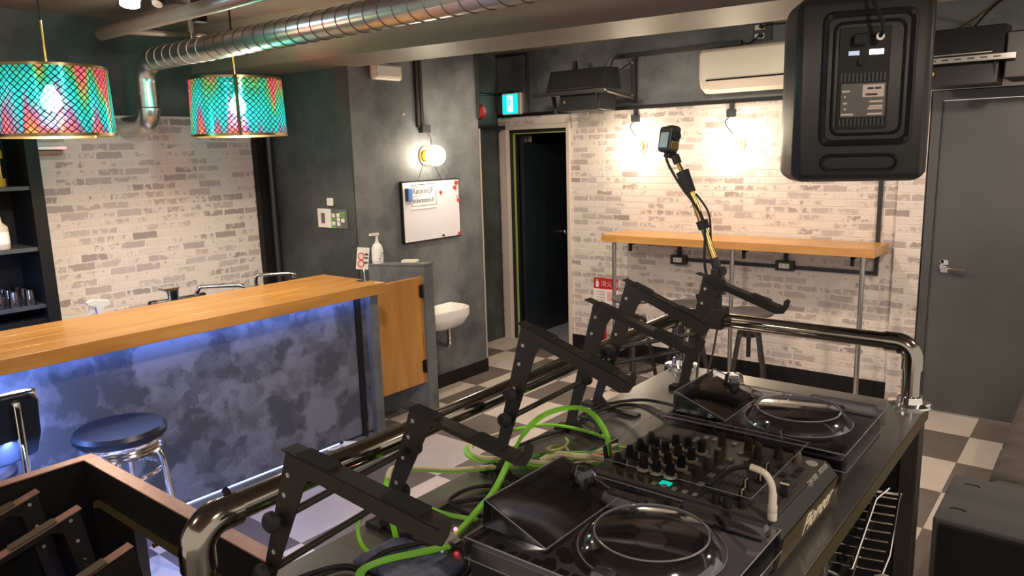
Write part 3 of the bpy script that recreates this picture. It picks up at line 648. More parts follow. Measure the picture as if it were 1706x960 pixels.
part('bowl', t, m_porc, basin, bevel=.012, seg=3)
part('drain_pipe', t, m_chrome, lambda b: b.tube([(-3.76, 3.86, .51), (-3.76, 3.86, .38), (-3.80, 3.86, .36), (-3.90, 3.86, .37)], .016, 8))

# ================================================================== bar end wall (faces -Y)
YE = 3.188
t = T('thermostat', 'white wall controller with a small grey screen beside the bar', 'thermostat', (-4.235, YE, 1.285))
part('plate', t, m_white, lambda b: b.box(-4.303, YE-.012, 1.285, -4.160, YE, 1.415), bevel=.003)
part('screen', t, m_lcd, lambda b: b.box(-4.262, YE-.014, 1.315, -4.222, YE-.011, 1.385))
t = T('switch_panel', 'grey switch plate with white rockers and green labels by the thermostat', 'light switch', (-4.07, YE, 1.285))
part('plate', t, m_slate, lambda b: b.box(-4.155, YE-.010, 1.285, -3.99, YE, 1.415), bevel=.003)
for (x, z) in ((-4.125, 1.372), (-4.125, 1.318), (-4.075, 1.375), (-4.075, 1.345), (-4.075, 1.315), (-4.028, 1.340)):
    part('rocker', t, m_white, lambda b: b.box(x-.014, YE-.018, z-.013, x+.014, YE-.009, z+.013), bevel=.002)
for (x, z, l) in ((-4.13, 1.345, .05), (-4.13, 1.293, .045), (-4.035, 1.388, .055), (-4.035, 1.368, .04)):
    part('marker_tape', t, m_exitg if False else m_green_d, lambda b: b.box(x-l/2, YE-.012, z-.008, x+l/2, YE-.009, z+.008))
one('wall_button', 'small square white button above the thermostat', 'button', m_white, lambda b: b.box(-4.185, YE-.02, 1.435, -4.125, YE, 1.490), bevel=.008, seg=3)

# ================================================================== BAR
t = T('bar_counter', 'long bar with orange wooden top and blue-lit grey painted front', 'bar counter', (-3.55, 1.0, 0))
for k in range(4): part('top_board', t, m_wood, lambda b: b.box(-3.86+k*.145, -1.3, .972, -3.86+k*.145+.1446, 2.862, 1.036), bevel=.003)
part('front_panel', t, m_bar, lambda b: b.box(-3.44, -1.3, .125, -3.40, 2.735, .972))
part('front_panel', t, m_bar, lambda b: b.box(-3.44, 2.735, .125, -3.40, 2.86, .972))
part('joint_strip', t, m_black, lambda b: b.box(-3.40, 2.715, .11, -3.388, 2.755, .968))
part('end_panel', t, m_slate, lambda b: b.box(-3.82, 2.84, 0, -3.36, 2.862, .972).box(-3.40, 2.80, 0, -3.36, 2.84, .972))
part('plinth', t, m_slate, lambda b: b.prism([(-3.46, 0), (-3.365, 0), (-3.392, .112), (-3.46, .112)], 'xz', -1.3, 2.80))
part('led_strip', t, m_led, lambda b: b.box(-3.365, -1.3, .9675, -3.345, 2.78, .972), label='blue LED strip under the bar top')
part('led_strip', t, m_led2, lambda b: b.box(-3.425, -1.3, .114, -3.406, 2.55, .122), label='pale LED strip above the plinth')
lamp('bar_led_light', 'AREA', (-3.315, .8, .962), 38, (.20, .34, 1), .02, (-3.405, .8, .72), sy=3.9)
lamp('plinth_led_light', 'AREA', (-3.325, .8, .105), 9, (.55, .66, 1), .02, (-3.345, .8, .0), sy=3.5)
t = T('power_plug', 'white plug with cord at the foot of the bar', 'plug', (-3.36, 2.56, .10))
part('body', t, m_white, lambda b: b.cyl((-3.36, 2.54, .125), (-3.31, 2.60, .120), .022, .018, 12))
part('tail', t, m_white, lambda b: b.tube([(-3.36, 2.54, .125), (-3.37, 2.49, .115), (-3.37, 2.44, .125)], .007, 6))
part('cord', t, m_rubber, lambda b: b.tube([(-3.31, 2.60, .12), (-3.30, 2.66, .13), (-3.35, 2.72, .155), (-3.38, 2.735, .20)], .006, 6))
# partition and swing gate
t = T('partition_wall', 'low dark grey half-height partition between the bar end and the basin', 'partition', (-3.74, 3.50, 0))
PQ = [(-3.912, 3.268), (-3.572, 3.455), (-3.572, 3.540), (-3.912, 3.352)]
part('panel', t, m_slate, lambda b: b.prism(PQ, 'xy', 0, 1.03))
part('cap', t, m_slate, lambda b: b.prism([(-3.912, 3.262), (-3.566, 3.449), (-3.566, 3.546), (-3.912, 3.358)], 'xy', 1.03, 1.044), bevel=.002)
Ms = Matrix.Translation((-3.68, 3.437, 1.044)) @ Matrix.Rotation(math.radians(28.5), 4, 'Z')
one('soap_box', 'beige soap case lying on top of the grey partition', 'soap', m_cream, lambda b: b.box(-.055, -.032, 0, .055, .032, .022, Ms), bevel=.008, seg=3)
t = T('swing_gate', 'orange wooden half-height swing gate hinged to the grey partition', 'gate', (-3.60, 3.28, .22))
part('leaf', t, m_wood_v, lambda b: b.box(-3.625, 3.03, .222, -3.588, 3.435, .955), bevel=.003)
part('edge_strip', t, m_wood_v, lambda b: b.box(-3.625, 3.437, .222, -3.585, 3.460, .962), bevel=.002)
for z in (.86, .34): part('hinge', t, m_black, lambda b: b.box(-3.588, 3.418, z-.04, -3.578, 3.450, z+.04).cyl((-3.576, 3.436, z-.045), (-3.576, 3.436, z+.045), .008, n=8))
# things at the bar
t = T('sanitizer_bottle', 'white pump bottle of hand sanitizer on the left end of the partition', 'bottle', (-3.87, 3.315, 1.044))
part('body', t, m_white, lambda b: b.lathe([(.036, 0), (.038, .01), (.038, .10), (.03, .125), (.014, .14), (.014, .15)], (-3.868, 3.318, 1.044), 20))
part('pump', t, m_white, lambda b: b.cyl((-3.868, 3.318, 1.194), (-3.868, 3.318, 1.235), .010).box(-3.880, 3.263, 1.235, -3.856, 3.333, 1.25))
part('front_label', t, m_paper, lambda b: b.open_lathe([(.0386, .02), (.0386, .095)], (-3.868, 3.318, 1.044), 20))
for k in range(3): part('print_mark', t, m_ink, lambda b: b.box(-3.832, 3.300+k*.010, 1.075+k*.018, -3.8280, 3.308+k*.010, 1.083+k*.018))
t = T('sign_holder', 'small tilted notice card on a wire holder at the end of the wooden bar', 'card holder', (-3.42, 2.80, 1.036))
part('base_plate', t, m_chrome, lambda b: b.box(-3.465, 2.79, 1.036, -3.40, 2.85, 1.040), bevel=.002)
part('wire', t, m_steel, lambda b: b.tube([(-3.43, 2.835, 1.04), (-3.445, 2.845, 1.08), (-3.462, 2.855, 1.105)], .0025, 6))
Mc = Matrix.Translation((-3.462, 2.855, 1.165)) @ Matrix.Rotation(math.radians(62), 4, 'Z') @ Matrix.Rotation(math.radians(8), 4, 'Y')
part('card', t, m_paper, lambda b: b.box(-.036, -.002, -.065, .036, .002, .065, Mc))
def rings(b):
    for (x, z) in ((-.012, .012), (-.010, -.032)):
        b.tube([Mc @ Vector((x+.017*math.cos(i*PI/8), -.004, z+.02*math.sin(i*PI/8))) for i in range(16)], .003, 5, closed=True, smooth=0)
part('red_ring_print', t, m_red, rings)
part('print_bars', t, m_ink, lambda b: b.box(.010, -.004, .02, .03, -.002, .03, Mc).box(.010, -.004, .0, .03, -.002, .008, Mc).box(.010, -.004, -.03, .03, -.002, -.02, Mc))
# back counter, faucets, spray bottle
t = T('back_counter', 'low steel sink counter running behind the bar', 'counter', (-4.48, 2.4, 0))
part('cabinet', t, m_black, lambda b: b.box(-4.85, 1.62, 0, -4.12, 3.15, .74))
part('worktop', t, m_steel, lambda b: b.box(-4.855, 1.61, .74, -4.08, 3.16, .775), bevel=.003)
t = T('mixer_tap', 'chunky chrome mixer tap behind the bar with a swivel spout', 'faucet', (-4.15, 2.04, .775))
part('body', t, m_chrome, lambda b: b.cyl((-4.15, 2.03, .775), (-4.15, 2.03, .96), .022).cyl((-4.15, 1.93, .975), (-4.15, 2.19, .975), .024))
part('handle', t, m_chrome, lambda b: b.cyl((-4.15, 2.03, .99), (-4.15, 2.03, 1.045), .030, .034, 12).box(-4.19, 1.97, 1.045, -4.11, 2.05, 1.062), bevel=.003)
part('valve_cap', t, m_blackp, lambda b: b.cyl((-4.15, 1.895, .975), (-4.15, 1.93, .975), .026).cyl((-4.15, 2.19, .975), (-4.15, 2.22, .975), .024))
part('spout', t, m_chrome, lambda b: b.tube([(-4.15, 2.17, .985), (-4.14, 2.18, 1.025), (-4.12, 2.21, 1.035), (-4.0, 2.36, 1.03), (-3.99, 2.375, 1.01), (-3.99, 2.375, .995)], .012, 10, smooth=4))
t = T('faucet_spout', 'second slim chrome tap near the black corner post behind the bar', 'faucet', (-4.15, 2.55, .775))
part('riser', t, m_chrome, lambda b: b.cyl((-4.15, 2.56, .775), (-4.15, 2.56, .99), .015))
part('spout', t, m_chrome, lambda b: b.tube([(-4.15, 2.56, .99), (-4.145, 2.565, 1.04), (-4.12, 2.59, 1.05), (-4.0, 2.72, 1.05), (-3.99, 2.735, 1.035), (-3.99, 2.735, 1.02)], .012, 10, smooth=4))
t = T('spray_bottle', 'white trigger spray bottle standing behind the bar', 'spray bottle', (-4.15, 1.56, .775))
part('bottle', t, m_white, lambda b: b.lathe([(.036, 0), (.038, .01), (.038, .13), (.015, .185), (.015, .20)], (-4.15, 1.63, .775), 18))
part('trigger_head', t, m_white, lambda b: b.prism([(1.615, .975), (1.645, .975), (1.65, 1.01), (1.685, 1.02), (1.68, 1.048), (1.60, 1.062), (1.565, 1.052), (1.57, 1.035), (1.61, 1.02)], 'yz', -4.165, -4.135), bevel=.003)
part('trigger', t, m_white, lambda b: b.prism([(1.60, 1.02), (1.588, 1.02), (1.570, .975), (1.580, .970)], 'yz', -4.157, -4.143))

# shelf unit with bottles and glasses
t = T('back_bar_shelf', 'black open shelf unit behind the bar at the left edge', 'shelf unit', (-4.75, 1.0, 0))
part('side_panel', t, m_black, lambda b: b.box(-4.86, 1.52, 0, -4.55, 1.585, 2.15), bevel=.002)
part('back_panel', t, m_black, lambda b: b.box(-4.866, .0, .0, -4.86, 1.52, 2.15))
for z in (1.655, 1.325, 1.01): part('shelf', t, m_slate_d, lambda b: b.box(-4.86, .0, z-.022, -4.56, 1.52, z), bevel=.002)
part('lower_panel', t, m_black, lambda b: b.box(-4.86, .0, 0, -4.57, 1.52, .93))
def bottle(x, y, z, h, r, mt, label, cap=m_ink, lab=None):
    t = T('bottle', label, 'bottle', (x, y, z), 'bottles on the back bar shelves')
    part('body', t, mt, lambda b: b.lathe([(r*.9, 0), (r, .008), (r, h*.62), (r*.45, h*.76), (r*.38, h*.95)], (x, y, z), 16))
    part('cap', t, cap, lambda b: b.cyl((x, y, z+h*.95), (x, y, z+h), r*.42, n=12))
    if lab: part('paper_label', t, lab, lambda b: b.open_lathe([(r*1.02, h*.15), (r*1.02, h*.5)], (x, y, z), 16))
bottle(-4.66, 1.40, 1.655, .30, .045, m_amber, 'yellow labelled bottle on the top back bar shelf, nearest the brick', lab=m_brass)
bottle(-4.66, 1.28, 1.655, .29, .042, m_amber, 'amber bottle on the top back bar shelf left of the yellow one', lab=m_brass)
bottle(-4.64, 1.37, 1.325, .19, .045, m_frame, 'short peach coloured jar bottle on the middle back bar shelf', lab=m_paper)
bottle(-4.68, 1.25, 1.325, .26, .040, m_slate_d, 'dark bottle on the middle back bar shelf beside the jar')
g0 = T('drinking_glass', 'clear upturned drinking glass on the lowest back bar shelf', 'glass', (0, 0, 0), 'glasses on the lowest back bar shelf')
part('tumbler', g0, m_glass, lambda b: b.open_lathe([(.030, 0), (.024, .085), (1e-4, .087)], (0, 0, 0), 14))
part('rim', g0, m_glass, lambda b: b.tube([(math.cos(i*PI/7)*.030, math.sin(i*PI/7)*.030, .002) for i in range(14)], .0022, 5, closed=True, smooth=0))
k = 0
for ix in range(3):
    for iy in range(6):
        o = g0 if k == 0 else copy_tree(g0); k += 1
        o.location = (-4.60-ix*.085, 1.46-iy*.075, 1.01)
        o['label'] = 'upturned glass, %s from the black side panel, %s row of the lowest shelf' % (['nearest', 'second', 'third', 'fourth', 'fifth', 'sixth'][iy], ['front', 'middle', 'rear'][ix])
one('towel_bar', 'short pale metal bar fixed to the top left of the bar brick wall', 'bar', m_steel, lambda b: b.tube([(-4.855, 1.62, 1.835), (-4.82, 1.63, 1.835), (-4.82, 1.80, 1.835), (-4.855, 1.81, 1.835)], .012, 8, smooth=0).box(-4.858, 1.60, 1.85, -4.80, 1.82, 1.865))

# ================================================================== seats at the bar
t = T('bar_stool', 'chrome bar stool with round black padded seat in front of the bar', 'stool', (-3.10, 1.235, 0))
cx, cy_ = -3.10, 1.235; ZS = .71
part('seat', t, m_cobalt, lambda b: b.lathe([(.165, -.052), (.176, -.04), (.178, -.022), (.165, -.006), (.10, .002), (1e-5, .004)], (cx, cy_, ZS), 36))
part('seat_band', t, m_chrome, lambda b: b.lathe([(.150, -.112), (.156, -.108), (.152, -.101), (.157, -.094), (.152, -.087), (.157, -.080), (.152, -.073), (.158, -.065), (.160, -.052)], (cx, cy_, ZS), 36))
for k in range(4):
    a = PI/4+k*PI/2+.25; ca, sa = math.cos(a), math.sin(a)
    part('leg', t, m_chrome, lambda b: b.tube([(cx+ca*.07, cy_+sa*.07, ZS-.115), (cx+ca*.115, cy_+sa*.115, ZS-.125), (cx+ca*.145, cy_+sa*.145, ZS-.17), (cx+ca*.165, cy_+sa*.165, ZS-.40), (cx+ca*.205, cy_+sa*.205, .006)], .0125, 10, smooth=5))
part('foot_ring', t, m_chrome, lambda b: b.tube([(cx+math.cos(i*PI/14)*.135, cy_+math.sin(i*PI/14)*.135, ZS-.20) for i in range(28)], .010, 8, closed=True, smooth=0))
part('foot_ring', t, m_chrome, lambda b: b.tube([(cx+math.cos(i*PI/14)*.170, cy_+math.sin(i*PI/14)*.170, .29) for i in range(28)], .010, 8, closed=True, smooth=0))
t = T('bar_chair', 'chrome bar chair with black backrest left of the round stool', 'chair', (-3.05, .66, 0))
cx, cy_ = -3.12, .68
part('seat', t, m_cobalt, lambda b: b.lathe([(.165, -.05), (.180, -.04), (.182, -.02), (.165, -.004), (.1, .002), (1e-5, .004)], (cx, cy_, .70), 36))
part('seat_band', t, m_chrome, lambda b: b.lathe([(.150, -.105), (.157, -.10), (.152, -.092), (.157, -.084), (.152, -.076), (.160, -.05)], (cx, cy_, .70), 36))
for k in range(4):
    a = PI/4+k*PI/2; ca, sa = math.cos(a), math.sin(a)
    part('leg', t, m_chrome, lambda b: b.tube([(cx+ca*.07, cy_+sa*.07, .59), (cx+ca*.115, cy_+sa*.115, .58), (cx+ca*.145, cy_+sa*.145, .53), (cx+ca*.205, cy_+sa*.205, .006)], .0125, 10, smooth=5))
part('foot_ring', t, m_chrome, lambda b: b.tube([(cx+math.cos(i*PI/14)*.170, cy_+math.sin(i*PI/14)*.170, .29) for i in range(28)], .010, 8, closed=True, smooth=0))
def back(b):
    pts = [(y, z) for y, z in ((.50, .80), (.50, .99), (.52, 1.015), (.88, 1.015), (.91, .985), (.905, .86), (.885, .79), (.80, .77), (.60, .77))]
    b.prism([(y, z-.035) for y, z in pts], 'yz', -2.965, -2.93)
part('backrest', t, m_cobalt, back, bevel=.010, seg=3)
part('backrest_trim', t, m_chrome, lambda b: b.tube([(-2.947, .51, .975), (-2.947, .53, .984), (-2.947, .87, .984), (-2.947, .90, .965), (-2.947, .91, .93)], .007, 6))
for y in (.835, .57): part('back_post', t, m_chrome, lambda b: b.tube([(-3.03, y, .62), (-2.95, y, .63), (-2.915, y, .70), (-2.915, y, .93), (-2.925, y, .945)], .013, 10))

# ================================================================== ceiling
DY, DZ, DR = 2.19, 2.345, .062
t = T('spiral_duct', 'silver spiral ventilation duct running under the ceiling and bending down', 'duct', (-3.0, DY, 2.3))
path = [(1.2, DY+.10, DZ+.02), (-1.0, DY+.03, DZ), (-4.38, DY, DZ)]
part('duct_pipe', t, m_duct, lambda b: b.tube(path, DR, 28, smooth=0))
def elbow(b):
    pts = [(-4.38, DY, DZ)]+[(-4.38-.13*math.sin(a), DY, DZ-.13+.13*math.cos(a)) for a in [i*PI/16 for i in range(1, 9)]]+[(-4.51, DY, 2.08)]
    b.tube(pts, DR-.001, 28, smooth=0)
part('elbow', t, m_duct, elbow)
part('elbow', t, m_duct, lambda b: b.tube([(-4.51, DY, 2.08)]+[(-4.61+.10*math.cos(a), DY, 2.08-.10*math.sin(a)) for a in [i*PI/14 for i in range(1, 8)]]+[(-4.86, DY, 1.98)], DR-.002, 28, smooth=0))
for z in (2.15, 2.06): part('collar', t, m_duct, lambda b: b.cyl((-4.51, DY, z), (-4.51, DY, z+.012), DR+.004, n=28))
x = -4.33
for k in range(42):
    if x > 1.0: break
    q = (x+1.0)/-3.38 if x < -1 else 0
    yy = DY+(.03*(1-q) if x < -1 else .03+.07*(x+1)/2.2); zz = DZ+(0 if x < -1 else .02*(x+1)/2.2)
    part('seam', t, m_blackm if k > 6 else m_duct, lambda b: b.tube([(x+.022*math.cos(i*PI/14), yy+math.cos(i*PI/14)*(DR+.0012), zz+math.sin(i*PI/14)*(DR+.0012)) for i in range(28)], .0020, 4, closed=True, smooth=0))
    x += .088
part('hanger', t, m_steel, lambda b: b.cyl((-3.95, DY, DZ+DR), (-3.95, DY, CEIL), .006).cyl((-3.95, DY, 2.44), (-3.95, DY, 2.50), .014))
one('ceiling_pipe', 'painted brown pipe with a closed end under the ceiling by the spotlight', 'pipe', m_pipe, lambda b: b.tube([(-4.36, 1.90, 2.45), (-4.34, 1.90, 2.45), (-1.0, 2.02, 2.47)], .034, 14, smooth=0), bevel=.004)
one('ceiling_pipe', 'thin dark cross pipe under the ceiling near the duct bend', 'pipe', m_pipe, lambda b: b.tube([(-4.1, 1.90, 2.44), (-4.0, 2.30, 2.44)], .020, 10, smooth=0))
t = T('ceiling_spotlight', 'bright bluish-white spotlight at the top left of the ceiling', 'spotlight', (-3.44, 1.64, 2.46))
part('housing', t, m_black, lambda b: b.cyl((-3.44, 1.64, 2.465), (-3.46, 1.66, 2.58), .045, .045, 20))
part('lens', t, m_spotb, lambda b: b.cyl((-3.435, 1.635, 2.440), (-3.44, 1.64, 2.470), .040, n=20))
part('stem', t, m_black, lambda b: b.cyl((-3.46, 1.66, 2.58), (-3.46, 1.66, CEIL), .012))
t = T('ceiling_spotlight', 'small unlit black spotlight right beside the lit one', 'spotlight', (-3.40, 1.76, 2.46))
part('housing', t, m_black, lambda b: b.cyl((-3.385, 1.735, 2.455), (-3.42, 1.78, 2.56), .028, .028, 18))
part('lens', t, m_steel, lambda b: b.cyl((-3.381, 1.730, 2.449), (-3.385, 1.735, 2.457), .022, n=16))
part('stem', t, m_black, lambda b: b.cyl((-3.42, 1.78, 2.56), (-3.42, 1.78, CEIL), .010))
for i, (a, b_, e) in enumerate(UNSEEN_SPOTS):  # housings for the unseen spots, added along with their light
    t = T('ceiling_spotlight', ['black can spotlight on the ceiling near the left pier, behind the beam', 'black can spotlight on the ceiling over the wooden wall table', 'black can spotlight on the ceiling before the grey door', 'black can spotlight on the ceiling over the dance floor', 'black can spotlight on the ceiling over the near booth', 'black can spotlight on the ceiling over the sofa', 'black can spotlight on the ceiling over the turntables'][i], 'spotlight', a)
    part('housing', t, m_black, lambda b: b.cyl((a[0], a[1], a[2]-.13), (a[0], a[1], a[2]), .04, n=18))
    part('stem', t, m_black, lambda b: b.cyl((a[0], a[1], a[2]), (a[0], a[1], CEIL), .012))
one('ceiling_bracket', 'small black fixing block on the ceiling left of the duct', 'bracket', m_black, lambda b: b.box(-3.55, 1.98, 2.42, -3.50, 2.03, CEIL))
# rainbow pendants
def pendant(cx, cy_, label, rotz):
    z0, z1, R = 1.885, 2.185, .235
    t = T('pendant_lamp', label, 'pendant lamp', (cx, cy_, z0), 'rainbow foil drum pendants over the bar'); t.rotation_euler.z = rotz
    sh = part('shade', t, m_foil, lambda b: b.open_lathe([(R+.008, z0+.012), (R, z1-.012)], (cx, cy_, 0), 64))
    for z, r_, h in ((z0, R+.009, .013), (z1-.012, R+.001, .012)):
        part('rim', t, m_dbrass, lambda b: b.open_lathe([(r_, z), (r_+.002, z), (r_+.002, z+h), (r_, z+h), (r_, z)], (cx, cy_, 0), 64))
    part('spider', t, m_brass, lambda b: [b.cyl((cx, cy_, z1-.02), (cx+math.cos(k*2*PI/3)*R, cy_+math.sin(k*2*PI/3)*R, z1-.01), .003, n=6) for k in range(3)])
    part('socket', t, m_brass, lambda b: b.cyl((cx, cy_, z1-.075), (cx, cy_, z1+.02), .020, n=16))
    part('bulb', t, m_bulb, lambda b: b.lathe([(.014, .070), (.022, .05), (.040, .02), (.044, .0), (.034, -.028), (1e-5, -.042)], (cx, cy_, z1-.145), 20))
    part('rod', t, m_brass, lambda b: b.cyl((cx, cy_, z1+.02), (cx, cy_, z1+.20), .006))
    part('cord', t, m_rubber, lambda b: b.cyl((cx, cy_, z1+.20), (cx, cy_, CEIL), .005, n=8))
    part('seam_strip', t, m_dbrass, lambda b: b.box(cx+math.cos(-.55)*(R+.007)-.008, cy_+math.sin(-.55)*(R+.007)-.006, z0, cx+math.cos(-.55)*(R+.007)+.008, cy_+math.sin(-.55)*(R+.007)+.006, z1))
    lamp('pendant_light', 'POINT', (cx, cy_, z1-.21), 11, (1, .80, .62), .04)
pendant(-3.72, 2.285, 'rainbow foil drum pendant hanging closer to the duct bend', 0)
pendant(-3.72, 1.375, 'rainbow foil drum pendant cut by the left edge of the photo', 2.6)

# ================================================================== hanging loudspeaker
t = T('hanging_speaker', 'big black plastic loudspeaker hanging at the upper right, seen from behind', 'speaker', (-.60, 2.28, 1.66))
t['_local'] = 1; t.rotation_euler.z = math.radians(22)
def spk(b):
    # local: back faces -Y, front +Y; tapered plan, rounded by bevel
    lo = [(-.165, -.12), (.165, -.12), (.185, .02), (.185, .17), (-.185, .17), (-.185, .02)]
    def ring(z, s): return [(x*s, y*s+(.0 if s == 1 else .01), z) for x, y in lo]
    R_ = [ring(.0, .93), ring(.025, 1), ring(.46, 1), ring(.49, .93)]
    n = 6
    b.add([v for r in R_ for v in r], [(k*n+i, k*n+(i+1) % n, (k+1)*n+(i+1) % n, (k+1)*n+i) for k in range(3) for i in range(n)]+[tuple(range(n)), tuple(range(3*n, 4*n))])
sp_ = part('cabinet', t, m_blackp, spk, bevel=.022, seg=4)
def rr(x0, x1, z0, z1, r, n=5):
    return [(cx_+r*math.cos(a), cz_+r*math.sin(a)) for cx_, cz_, a0 in ((x1-r, z1-r, 0), (x0+r, z1-r, PI/2), (x0+r, z0+r, PI), (x1-r, z0+r, 3*PI/2)) for a in [a0+PI/2*i/n for i in range(n+1)]]
def frame_rect(b, x0, x1, z0, z1, y, w_, d):
    o_ = rr(x0, x1, z0, z1, .026); i_ = rr(x0+w_, x1-w_, z0+w_, z1-w_, max(.026-w_*.5, .008)); m_ = rr(x0+w_*.4, x1-w_*.4, z0+w_*.4, z1-w_*.4, .022)
    n = len(o_); vs = [(x, y, z) for x, z in o_]+[(x, y-d, z) for x, z in m_]+[(x, y+.004, z) for x, z in i_]
    b.add(vs, [(k*n+i, k*n+(i+1) % n, (k+1)*n+(i+1) % n, (k+1)*n+i) for k in range(2) for i in range(n)])
part('rear_bezel', t, m_blackp, lambda b: frame_rect(b, -.105, .125, .095, .445, -.119, .022, .014))
part('rear_bezel', t, m_blackp, lambda b: frame_rect(b, -.078, .10, .122, .418, -.119, .012, .008))
pn = part('connector_panel', t, m_black, lambda b: b.box(-.062, -.123, .14, .062, -.119, .40), bevel=.002)
part('carry_handle', t, m_blackp, lambda b: frame_rect(b, -.10, .10, .025, .078, -.117, .016, .012))
def fins(b):
    for k in range(12): b.box(-.055+k*.0095, -.1265, .262, -.051+k*.0095, -.123, .285).box(-.055+k*.0095, -.1265, .148, -.051+k*.0095, -.123, .168)
part('cooling_fins', t, m_blackp, fins)['kind'] = 'stuff'
part('rating_plate', t, m_mixer, lambda b: b.box(-.052, -.1255, .172, .056, -.123, .258))
part('sticker', t, m_frame, lambda b: b.box(.0, -.127, .222, .052, -.1255, .254))
def lines(b):
    for (x0, x1, z) in ((-.050, -.03, .236), (-.044, -.040, .222), (.018, .05, .208), (.018, .05, .196), (.014, .05, .190), (-.05, -.02, .176), (.014, .05, .176), (-.046, -.036, .205), (-.044, -.038, .190)):
        b.box(x0, -.1268, z, x1, -.1254, z+.005)
part('print_lines', t, m_frame, lines)['kind'] = 'stuff'
for (x, z) in ((.008, .226), (.022, .226), (.012, .242), (.030, .242)): part('barcode', t, m_ink, lambda b: b.box(x, -.128, z, x+.014, -.1268, z+.005))
part('display', t, glow('white_display', (.75, .78, 1), 2.2), lambda b: b.box(.012, -.1255, .330, .046, -.123, .343))
part('display', t, glow('dim_display', (.35, .4, .55), .5), lambda b: b.box(-.038, -.1255, .330, -.012, -.123, .341))
part('knob', t, m_rubber, lambda b: b.cyl((-.006, -.123, .312), (-.006, -.135, .312), .009))
part('jack_plug', t, m_steel, lambda b: b.cyl((.03, -.123, .375), (.03, -.165, .37), .010, n=12))
part('cable', t, m_rubber, lambda b: b.tube([(.03, -.165, .37), (.032, -.19, .39), (.015, -.17, .44), (-.01, -.12, .52), (-.05, -.05, .62)], .005, 8))
part('power_plug', t, m_rubber, lambda b: b.box(-.03, -.150, .355, .005, -.123, .382), bevel=.004)
for (x, z) in ((-.088, .112), (.108, .112), (-.088, .428), (.108, .428)): part('screw', t, m_black, lambda b: b.cyl((x, -.134, z), (x, -.137, z), .006, n=10))
part('top_handle', t, m_blackp, lambda b: b.tube([(-.10, .02, .485), (-.09, .02, .51), (.09, .02, .51), (.10, .02, .485)], .012, 8))
part('mount_stem', t, m_black, lambda b: b.cyl((0, .04, .48), (0, .04, CEIL-1.66), .018, n=12))

# ================================================================== DJ TABLE
ZT = 1.01
t = T('dj_table', 'black equipment table carrying the decks, with an open shelf underneath', 'table', (-.77, 1.3, 0))
part('tabletop', t, m_table, lambda b: b.box(-1.165, -.6, ZT-.035, -.375, 2.345, ZT), bevel=.002)
part('front_edge', t, m_bronze, lambda b: b.box(-.3745, -.6, ZT-.036, -.372, 2.345, ZT-.001))
part('end_panel', t, m_black, lambda b: b.box(-1.15, 2.28, 0, -.42, 2.31, ZT-.035))
part('leg', t, m_blackm, lambda b: b.box(-.425, 2.27, 0, -.378, 2.335, ZT-.035), bevel=.003)
part('leg', t, m_table, lambda b: b.box(-.41, 1.425, 0, -.385, 1.45, ZT-.035), bevel=.002)
part('leg', t, m_table, lambda b: b.box(-1.14, 2.26, 0, -1.09, 2.31, ZT-.035), bevel=.002)
part('leg', t, m_table, lambda b: b.box(-1.14, -.58, 0, -1.09, -.53, ZT-.035), bevel=.002)
part('rear_panel', t, m_black, lambda b: b.box(-1.10, -.55, .12, -1.08, 2.28, ZT-.035))
part('lower_shelf', t, m_black, lambda b: b.box(-1.10, -.5, .66, -.47, 2.28, .685))
one('rack_device', 'dark equipment box with a green light on the shelf under the table', 'device', m_blackp, lambda b: b.box(-.86, 1.42, .685, -.49, 1.92, .80), bevel=.006)
one('indicator_light', 'small green indicator on the box under the table', 'light', m_tinyg, lambda b: b.box(-.53, 1.79, .80, -.50, 1.90, .804))
# wire basket
t = T('wire_basket', 'chrome wire basket leaning on the shelf under the table', 'basket', (-.47, 2.05, .685))
p0 = Vector((-.55, 2.26, .80)); e1 = Vector((.10, 0, .0)); 
A0, A1, C0, C1 = Vector((-.53, 2.16, .79)), Vector((-.405, 2.20, .785)), Vector((-.49, 1.84, .695)), Vector((-.375, 1.86, .70))
part('rim', t, m_chrome, lambda b: b.tube([A0, A0.lerp(A1, .8), A1, A1.lerp(C1, .08), C1, C0], .004, 6, smooth=3))
for k in range(9):
    f = .06+k*.105; part('cross_wire', t, m_chrome, lambda b: b.tube([A0.lerp(C0, f)+Vector((-.10, 0, -.02)), A0.lerp(C0, f), A1.lerp(C1, f)], .0022, 5, smooth=0))
for f in (.0, .5): part('long_wire', t, m_chrome, lambda b: b.tube([A0.lerp(A1, f), C0.lerp(C1, f)], .003, 5, smooth=0))
part('handle', t, m_chrome, lambda b: b.tube([(-.428, 2.17, .81), (-.445, 2.10, .80), (-.435, 1.84, .72)], .004, 6, smooth=0))
one('cable', 'cream cable coming out of the shelf under the table', 'cable', m_pale, lambda b: b.tube([(-.385, 1.87, .70), (-.360, 1.865, .712), (-.335, 1.85, .70), (-.315, 1.80, .65), (-.31, 1.74, .58)], .007, 8))
